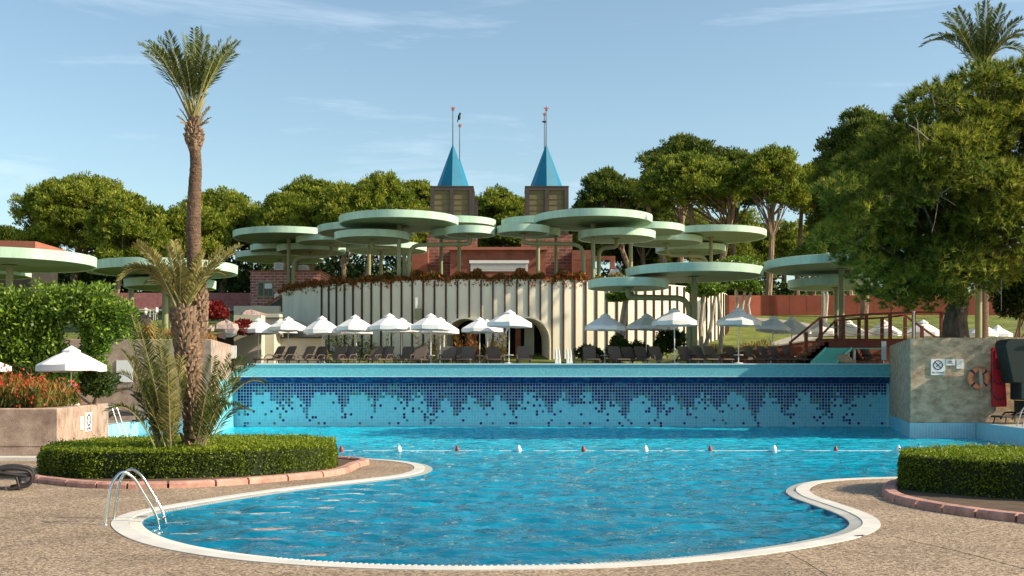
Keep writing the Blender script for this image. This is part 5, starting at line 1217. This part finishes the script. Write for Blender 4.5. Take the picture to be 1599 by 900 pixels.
# ---- clipped hedges in the planters -------------------------------------------------
def planter(outline_px, hedge_px, h_, lab_h, lab_k, seed, extra_w, step=1):
    rng = np.random.default_rng(seed)
    kb = [(p.x, p.y) for p in catmull([(*p, 0) for p in outline_px], 8)]
    t = thing('planter_kerb', lab_k, 'kerb', (kb[0][0], kb[0][1], DZ)); ox, oy = kb[0]
    inn = offset_loop(kb, -.30); mid1 = offset_loop(kb, -.05); mid2 = offset_loop(kb, -.25); n = len(kb); i = 0
    while i < n:                                       # rounded kerb stones with thin gaps
        m_ = min(rng.integers(4, 7), n - i); mb = MB(); q = []
        for k_ in range(m_ + 1):
            j = (i + k_) % n; sh = .025 if k_ == 0 else (-.025 if k_ == m_ else 0); jn = (j + 1) % n; dx, dy = kb[jn][0] - kb[j][0], kb[jn][1] - kb[j][1]; L = math.hypot(dx, dy) + 1e-6; dx, dy = dx / L * sh, dy / L * sh
            for (x, y), z in ((kb[j], 0), (kb[j], .09), (mid1[j], .135), (mid2[j], .14), (inn[j], .10), (inn[j], 0)): q.append((x + dx - ox, y + dy - oy, z))
        fs = [(6 * a + b, 6 * (a + 1) + b, 6 * (a + 1) + b + 1, 6 * a + b + 1) for a in range(m_) for b in range(5)] + [tuple(range(6)), tuple(range(6 * m_, 6 * m_ + 6))[::-1]]
        mb.add(q, [f[::-1] for f in fs]); mb.build('kerb_stone', M['kerb_pink'], t); i += m_
    so_ = sheet('planter_soil', offset_loop(kb, -.27), None, DZ + .07, M['soil'])
    hp = [(p.x, p.y) for p in catmull([(*p, 0) for p in hedge_px], 10)]; cxh = sum(p[0] for p in hp) / len(hp); cyh = sum(p[1] for p in hp) / len(hp)
    th2 = thing('clipped_hedge', lab_h, 'hedge', (cxh, cyh, DZ + .07))
    core = [(x - cxh, y - cyh) for x, y in offset_loop(hp, -.10)]
    mb = MB(); mb.prism(core, 0, h_ - .09); mb.build('hedge_core', M['hedge_core'], th2, smooth=False)
    # leaves on the sides and on the top
    ar = np.array(hp); nxt = np.roll(ar, -1, 0); seg = np.linalg.norm(nxt - ar, axis=1); tot = seg.sum()
    def wob(a): return .045 * np.sin(a[:, 0] * 3.1 + 1) * np.sin(a[:, 1] * 2.7) + .03 * np.sin(a[:, 0] * 7.7)
    n_s = int(tot * h_ * 1500 * extra_w); k_ = rng.choice(len(ar), n_s, p=seg / tot); tt = rng.uniform(0, 1, (n_s, 1)); p2 = ar[k_] * (1 - tt) + nxt[k_] * tt
    tn = unit(nxt[k_] - ar[k_]); out = np.stack([tn[:, 1], -tn[:, 0]], 1)
    area = .5 * np.sum(ar[:, 0] * nxt[:, 1] - nxt[:, 0] * ar[:, 1]); out *= (1 if area > 0 else -1)
    zz = rng.uniform(0, h_, n_s); ins = rng.uniform(-.12, .02, (n_s, 1)) - (.16 * np.clip((zz - h_ + .24) / .24, 0, 1) ** 2)[:, None]
    gap = rng.random(n_s) > .45 * (zz < .12)
    ps = np.concatenate([p2 + out * ins, zz[:, None]], 1)[gap]; ns = np.concatenate([out, np.full((n_s, 1), .25)], 1)[gap]
    ps[:, :2] += (out[gap] * wob(ps)[:, None])
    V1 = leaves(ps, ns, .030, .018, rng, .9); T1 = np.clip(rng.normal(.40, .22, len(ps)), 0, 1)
    mn, mxx = ar.min(0), ar.max(0); n_t = int((mxx - mn).prod() * 900 * extra_w); q = rng.uniform(mn, mxx, (n_t, 2)); ok = np.zeros(n_t, bool)
    x, y = q[:, 0], q[:, 1]; j = len(ar) - 1
    for i in range(len(ar)):
        c = ((ar[i, 1] > y) != (ar[j, 1] > y)) & (x < (ar[j, 0] - ar[i, 0]) * (y - ar[i, 1]) / (ar[j, 1] - ar[i, 1] + 1e-9) + ar[i, 0]); ok ^= c; j = i
    q = q[ok]; zt2 = h_ - .03 + rng.normal(0, .032, len(q)) + .03 * np.sin(q[:, 0] * 2.3) * np.sin(q[:, 1] * 1.9) + (rng.random(len(q)) < .03) * rng.uniform(0, .12, len(q))
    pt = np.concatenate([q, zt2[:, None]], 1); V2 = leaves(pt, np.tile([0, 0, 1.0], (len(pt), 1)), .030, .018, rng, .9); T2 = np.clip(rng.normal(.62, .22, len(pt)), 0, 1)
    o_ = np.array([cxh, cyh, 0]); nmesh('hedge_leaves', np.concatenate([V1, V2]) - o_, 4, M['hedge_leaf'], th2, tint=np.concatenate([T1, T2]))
planter([G(41, 748, DZ), G(80, 757, DZ), G(150, 763, DZ), G(250, 763, DZ), G(350, 759, DZ), G(450, 751, DZ), G(530, 742, DZ), G(559, 731, DZ), (-4.2, 32.6), (-7, 34.4), (-10.5, 34.2), (-12.2, 31.5)],
        [(X(58, 27.2), 27.4), (X(110, 26.4), 26.4), (X(200, 26.2), 26.2), (X(300, 26.4), 26.4), (X(400, 27.0), 27.0), (X(480, 28.0), 28.0), (X(523, 29.6), 29.4), (X(515, 31.8), 31.8), (-6.5, 33.2), (-9.5, 33.2), (-11.5, 31.2)], .66,
        'clipped low hedge around the palm feet at left', 'pinkish kerb stones around the left palm bed', 31, 1.0)
planter([G(1378, 768, DZ), G(1386, 781, DZ), G(1430, 793, DZ), G(1500, 805, DZ), G(1600, 817, DZ), G(1720, 826, DZ), (15.5, 20), (17, 24), (14.5, 26.6), (11, 26.8), (8.6, 25.6)],
        [(8.05, 23.9), (8.6, 22.6), (9.6, 21.6), (11, 20.9), (13, 20.5), (15.0, 20.6), (16.2, 24), (13.8, 25.9), (11, 26.0), (9, 25.5)], .76,
        'clipped dense hedge at the right edge', 'pinkish kerb stones around the right hedge bed', 32, 1.0)

# ---- shrubs, flower beds ---------------------------------------------------------------
def bush(label, px, py, hw, hh, d, mat_, n, L, W, seed, depth=1.0, name='shrub', cat='shrub', loc_z=None, stems=0, group=None, holes=None, lobes=9, sph=.8):
    rng = np.random.default_rng(seed); s = d / F; c0 = np.array(P(px, py, d)); t = thing(name, label, cat, (c0[0], d, loc_z if loc_z is not None else c0[2] - hh * s), 0, group); o_ = np.array(t.location)
    Vs = []; Ts = []
    for i in range(lobes):
        q0 = sphere_pts(1, rng, -.8)[0] * rng.uniform(.2, .75); c = c0 + q0 * np.array([hw * s, depth, hh * s]); rr = rng.uniform(.38, .62); n_ = n // lobes
        q = sphere_pts(n_, rng, -.9); p = c + q * np.array([hw * s * rr, depth * rr, hh * s * rr]) * rng.uniform(.55, 1.05, (n_, 1))
        if holes is not None:
            hx, hy, ha, hb = holes; pxx = p[:, 0] / p[:, 1] * F + CX; pyy = HY - (p[:, 2] - HC) / p[:, 1] * F; k_ = ((pxx - hx) / ha) ** 2 + ((pyy - hy) / hb) ** 2 > 1; p = p[k_]; q = q[k_]
        Vs.append(leaves(p, q + np.array([0, 0, .3]), L, W, rng, sph)); Ts.append(np.clip(rng.normal(.45, .25, len(p)) + rng.normal(0, .08), 0, 1))
    nmesh('foliage', np.concatenate(Vs) - o_, 4, M[mat_], t, tint=np.concatenate(Ts))
    if stems:
        mb = MB()
        for i in range(stems): limb(mb, (rng.normal(0, .15 * hw * s), 0, 0), (rng.normal(0, .5 * hw * s), rng.normal(0, .3), (c0[2] - o_[2])), .05, .02, rng, .1, 4)
        mb.build('stems', M['bark_pine'], t)
    return t
def hedge_arch():
    rng = np.random.default_rng(51); d = 43.5; s = d / F
    t = thing('hedge_arch', 'big glossy green hedge with a hole through it behind the red flowers', 'hedge', (X(90, d), d, .6)); o_ = np.array(t.location); Vs = []; Ts = []
    for i in range(380):
        x = rng.uniform(-60, 198); ytop = 447 + 6 * math.sin(x * .08) + (max(0, x - 165) * .9) + (max(0, 25 - x) * .25 if x < 25 else 0); y = rng.uniform(ytop + 12, 590)
        if ((x - 113) / 29) ** 2 + ((y - 525) / 35) ** 2 < 1: continue
        if x > 158 and y > 516: continue
        c = np.array(P(x, y, d + rng.uniform(-.9, .9))); n_ = 150; q = sphere_pts(n_, rng, -.9); rr = rng.uniform(.38, .62)
        p = c + q * rr * rng.uniform(.6, 1.08, (n_, 1)); Vs.append(leaves(p, q + np.array([0, 0, .4]), .085, .045, rng, .8)); Ts.append(np.clip(rng.normal(.45, .24, n_), 0, 1))
    nmesh('foliage', np.concatenate(Vs) - o_, 4, M['arch_leaf'], t, tint=np.concatenate(Ts))
    mb = MB(); mb.tube([P(152, 565, d + .3) - Vector(o_), P(147, 530, d + .3) - Vector(o_), P(140, 500, d + .3) - Vector(o_), P(128, 470, d + .3) - Vector(o_)], [.13, .11, .10, .07], 9); mb.tube([P(60, 600, d) - Vector(o_), P(55, 500, d) - Vector(o_)], [.14, .1], 8); mb.build('trunk', M['bark_white'], t)
hedge_arch()
def flower_bed(label, x0_, x1_, y0_, y1_, zb, h_, n, seed, lmat, fmat, nf, name='flower_bed', cat='flowers', fl=.05, blade=.16):
    rng = np.random.default_rng(seed); cx_, cy_ = (x0_ + x1_) / 2, (y0_ + y1_) / 2; t = thing(name, label, cat, (cx_, cy_, zb)); p = np.stack([rng.uniform(x0_, x1_, n), rng.uniform(y0_, y1_, n), np.zeros(n)], 1)
    hh = h_ * (.55 + .45 * np.sin(p[:, 0] * 1.9 + seed) * np.sin(p[:, 0] * .7 + 1)) * rng.uniform(.3, 1.15, n) ** .8; p[:, 2] = hh * rng.uniform(.15, 1, n)
    nn = np.stack([rng.normal(0, .5, n), rng.normal(0, .5, n), np.ones(n)], 1); V = leaves(p, nn, blade, blade * .16, rng, .25)
    nmesh('stems', V - np.array([cx_, cy_, 0]), 4, M[lmat], t, tint=np.clip(p[:, 2] / h_ * .7 + rng.normal(.15, .2, n), 0, 1))
    k_ = rng.integers(0, n, max(1, nf // 9)); c = np.repeat(p[k_] + np.stack([np.zeros(len(k_)), np.zeros(len(k_)), hh[k_] * .25], 1), 9, 0) + rng.normal(0, .10, (len(k_) * 9, 3)) * np.array([.7, .7, 1.3])
    if nf: nmesh('blossom', leaves(c, np.tile([0, 0, 1.0], (len(c), 1)), fl, fl * .6, rng, 1.2) - np.array([cx_, cy_, 0]), 4, M[fmat], t, tint=rng.random(len(c)))
    return t
flower_bed('red flowers and orange grasses spilling over the low left wall', -19.5, -14.0, 34.15, 37.5, 1.55, 1.55, 12000, 61, 'bed_leaf', 'red_flower', 3600)
bush('green shrub right of the red flowers on the low wall', 150, 604, 36, 26, 39.5, 'shrub_leaf', 3200, .07, .03, 62, .9, loc_z=1.5, stems=3)
bush('dark shrub at the left photo edge under the hedge arch', 20, 590, 60, 24, 41, 'shrub_leaf', 3200, .08, .035, 63, .8, loc_z=1.4)
flower_bed('orange and yellow grasses on top of the tall pale wall', -17.0, -13.6, 50.2, 53, 4.15, .72, 4200, 64, 'dry_leaf', 'red_flower', 0, 'grass_bed', 'grasses', blade=.2)
bush('dark red bougainvillea behind the pale rocks, above the terrace wall', 338, 486, 30, 17, 66, 'bougain_leaf', 2600, .10, .06, 65, 1.2)
bush('bright red bougainvillea hanging over the beige wall beside the first parasol', 385, 513, 25, 16, 61, 'bougain_leaf', 2600, .08, .05, 66, .9)
r_ = random.Random(9)
rock(352, 521, 56.5, (.6, .5, .42), 'rock_pink', 'pale pink boulder on the tall wall, right of the palms')
rock(331, 524, 57.5, (.35, .4, .3), 'rock_pink', 'smaller pale boulder behind the palm trunks')
rock(222, 508, 60, (.5, .4, .35), 'rock_pink', 'flat pale rock in the grasses left of the palms'); rock(392, 506, 66, (.9, .6, .5), 'rock_pink', 'grey boulder above the red bougainvillea')
# terrace hedge strip and white tables
flower_bed('low green hedge strip below the pink stone wall', -33, -17.5, 82.6, 83.6, 7.0, .75, 3500, 67, 'shrub_leaf', 'red_flower', 0, 'low_hedge', 'hedge', blade=.12)
tabs = [(222, 76.5), (252, 77.5), (282, 76.5), (335, 77.5), (112, 70)]; tw_ = ['leftmost, beside the hedge arch', 'left of the canopy pole', 'right of the canopy pole', 'right of the palms', 'seen through the hole of the hedge']
pt = pc = None
for i, (px_, d) in enumerate(tabs):
    z_ = H(X(px_, d), d); lab = 'white terrace table %s' % tw_[i]
    if pt is None:
        pt = thing('terrace_table', lab, 'table', (0, 0, 0), 0, 'white terrace tables'); mb = MB(); mb.box(-.45, .45, -.45, .45, .70, .74); mb.build('tabletop', M['white_plastic'], pt, bevel=.01)
        for sx in (-1, 1):
            for sy in (-1, 1): mb = MB(); mb.tube([(sx * .4, sy * .4, 0), (sx * .4, sy * .4, .7)], .025, 6); mb.build('leg', M['white_plastic'], pt)
        tb = pt; tb.location = (X(px_, d), d, z_)
    else: dup(pt, (X(px_, d), d, z_), 0, lab)
    for sgn in (-1, 1):
        lab = 'white chair on the %s of the terrace table %s' % ('left' if sgn < 0 else 'right', tw_[i])
        loc = (X(px_, d) + sgn * .78, d - .1, z_); rz = R(90 * sgn)
        if pc is None:
            pc = thing('terrace_chair', lab, 'chair', loc, rz, 'white terrace chairs'); mb = MB(); mb.box(-.24, .24, -.24, .24, .43, .46); mb.build('seat', M['white_plastic'], pc, bevel=.01)
            mb = MB(); mb.box(-.24, .24, -.25, -.21, .56, .88); [mb.bar((x, -.23, .45), (x, -.23, .58), .03, .03) for x in (-.2, .2)]; mb.build('backrest', M['white_plastic'], pc)
            for sx in (-1, 1):
                for sy in (-1, 1): mb = MB(); mb.tube([(sx * .2, sy * .2, 0), (sx * .2, sy * .2, .43)], .02, 6); mb.build('leg', M['white_plastic'], pc)
        else: dup(pc, loc, rz, lab)
# planting along the rotunda
def arc_bed(label, p0_, p1_, seed, mat_, n, zb, h_, r0, r1):
    rng = np.random.default_rng(seed); a = rng.uniform(ang_of(p0_), ang_of(p1_), n); r = rng.uniform(r0, r1, n); hh = h_ * rng.uniform(.1, 1, n) * (.6 + .4 * np.sin(a * 23 + seed) * np.sin(a * 57)); over = r > RR - .1
    z = np.where(over & (rng.random(n) < .10), -rng.uniform(0, .25, n), hh); p = np.stack([r * np.sin(a), -r * np.cos(a), z], 1)
    t = thing('flower_strip', label, 'flowers', (RC[0], RC[1], zb)); nmesh('foliage', leaves(p, np.tile([0, 0, 1.0], (n, 1)), .11, .045, rng, .7), 4, M[mat_], t, tint=rng.random(n)); return t
arc_bed('red and green trailing plants on the left top of the rotunda', 436, 640, 71, 'red_leaf', 9000, RT - .15, .70, RR - 1.3, RR + .12)
arc_bed('red-orange plants along the centre top of the rotunda', 640, 918, 72, 'red_leaf', 9000, RT - .15, .85, RR - 1.0, RR + .12)
arc_bed('yellow-green plants on the rotunda top, right of the tall pole', 930, 985, 73, 'dry_grass', 1500, RT - .15, .75, RR - 1.0, RR + .1)
def canes(label, px, d, hgt, n_c, seed, mat_, spread, lf_):
    rng = np.random.default_rng(seed); t = thing('cane_plant', label, 'plant', (X(px, d), d, UZ)); mb = MB(); Vs = []; Ts = []
    for i in range(n_c):
        b = np.array([rng.normal(0, spread * .5), rng.normal(0, .25), 0]); e = b + np.array([rng.normal(0, spread * .6), rng.normal(0, .3), hgt * rng.uniform(.6, 1.1)]); limb(mb, b, e, .018, .008, rng, .06, 4)
        tt = rng.uniform(.3, 1.02, (lf_, 1)); p = b + (e - b) * tt + rng.normal(0, .10, (lf_, 3)); Vs.append(leaves(p, rng.normal(0, 1, (lf_, 3)) + np.array([0, 0, .3]), .12, .03, rng, .6)); Ts.append(rng.random(lf_))
    mb.build('canes', M['bark_pine'], t); nmesh('foliage', np.concatenate(Vs), 4, M[mat_], t, tint=np.concatenate(Ts))
canes('dark leafy canes at the left end of the flutes', 500, 66.5, 1.9, 11, 81, 'shrub_leaf', .7, 60); canes('dark leafy canes behind the fourth parasol', 536, 66.5, 2.1, 9, 82, 'shrub_leaf', .6, 60); canes('thin leafy canes left of the wall light', 584, 66.3, 2.0, 9, 83, 'shrub_leaf', .7, 50)
canes('sparse yellowish canes right of the wall light', 678, 66.5, 2.0, 9, 84, 'dry_grass', .5, 50); canes('reddish leafy canes in front of the left arch', 728, 66.2, 2.0, 13, 85, 'red_leaf', .9, 60); canes('yellow-green canes between the arches', 776, 66.4, 1.8, 10, 86, 'dry_grass', .6, 55)
canes('low leafy canes beneath the wall light', 655, 66.3, 1.2, 8, 87, 'shrub_leaf', .8, 40)
bush('low dark shrub right of the white handrails', 922, 552, 24, 18, 64.5, 'shrub_leaf', 2400, .10, .045, 91, .8, loc_z=UZ)
bush('dark leafy shrub behind the parasol right of the handrails', 968, 543, 22, 22, 64.5, 'shrub_leaf', 2400, .11, .045, 92, .8, loc_z=UZ)
bush('tall dark shrub left of the thick bent pipe', 1040, 538, 28, 26, 64.8, 'shrub_leaf', 3200, .11, .045, 93, .9, loc_z=UZ)
bush('medium dark shrub beneath the grey shaded parasol', 1003, 550, 20, 18, 64.6, 'shrub_leaf', 2000, .10, .045, 94, .8, loc_z=UZ)
flower_bed('yellowish ground cover between handrails and shrubs', 2.2, 6.5, 64.5, 66, UZ, .5, 1600, 95, 'dry_grass', 'red_flower', 0, 'ground_cover', 'ground cover', blade=.14)
flower_bed('shaggy yellow-green bank at the right foot of the rotunda', 11.2, 16.5, 67.0, 73, UZ + .9, .7, 5200, 96, 'dry_grass', 'red_flower', 0, 'ground_cover', 'ground cover', blade=.2)
def ficus(label, px, yc, hw, hh, d, trunks, seed, ybase=None, crown='arch_leaf', n=3600):
    rng = np.random.default_rng(seed); zb = UZ if ybase is None else Z(ybase, d); c0 = P(px, yc, d); s = d / F; t = thing('small_tree', label, 'tree', (c0.x, d, zb), 0, 'small pale trunked trees by the rotunda'); o_ = np.array(t.location); Vs = []; Ts = []
    for i in range(14):
        q0 = sphere_pts(1, rng, -.7)[0] * rng.uniform(.3, .7); c = np.array(c0) + q0 * np.array([hw * s, hw * s * .8, hh * s]); n_ = n // 14; q = sphere_pts(n_, rng, -.9)
        Vs.append(leaves(c + q * np.array([hw * s, hw * s * .8, hh * s]) * rng.uniform(.35, .5) * rng.uniform(.6, 1.05, (n_, 1)), q + np.array([0, 0, .3]), .095, .05, rng, .8)); Ts.append(np.clip(rng.normal(.42, .24, n_), 0, 1))
    nmesh('crown', np.concatenate(Vs) - o_, 4, M[crown], t, tint=np.concatenate(Ts))
    for a, b, c in trunks: mb = MB(); q = [P(a, 0, d).x, P(b, 0, d).x, P(c, 0, d).x]; zc = c0.z - zb; mb.tube([Vector((q[0] - c0.x, 0, 0)), Vector((q[1] - c0.x, .1, zc * .5)), Vector((q[2] - c0.x, 0, zc))], [.15, .12, .08], 9); mb.build('trunk', M['bark_white'], t)
ficus('small round crowned tree under the lower small canopy at the fluted wall', 973, 463, 26, 13, 65, [(957, 968, 976), (963, 974, 980)], 101)
ficus('small clipped tree behind the poles of the big low canopy', 1103, 452, 34, 16, 66.5, [(1092, 1110, 1118), (1098, 1094, 1100), (1122, 1128, 1120)], 102)
ficus('small clipped tree with pale slanting trunks, right of the rotunda end', 1165, 447, 31, 13, 74, [(1140, 1152, 1150), (1172, 1168, 1175), (1155, 1160, 1165)], 103, 505)
ficus('bushy green tree above the big low canopy, right', 1150, 412, 50, 17, 86, [(1150, 1150, 1150)], 104, 470)
ficus('pale twin trunked tree beneath the canopy behind the wooden stair', 1300, 425, 36, 22, 72, [(1288, 1292, 1285), (1286, 1287, 1280), (1306, 1306, 1298), (1312, 1308, 1316)], 105, 502, 'shrub_leaf')
ficus('round green bush tree on the lawn behind the canopy at the stair', 1265, 398, 40, 20, 100, [(1262, 1264, 1266)], 106, 445)
bush('dark glossy shrub tree at the right edge behind the container', 1592, 465, 48, 52, 50.5, 'shrub_leaf', 7000, .10, .05, 107, 1.4, loc_z=4.1, stems=5, name='shrub_tree', cat='tree')
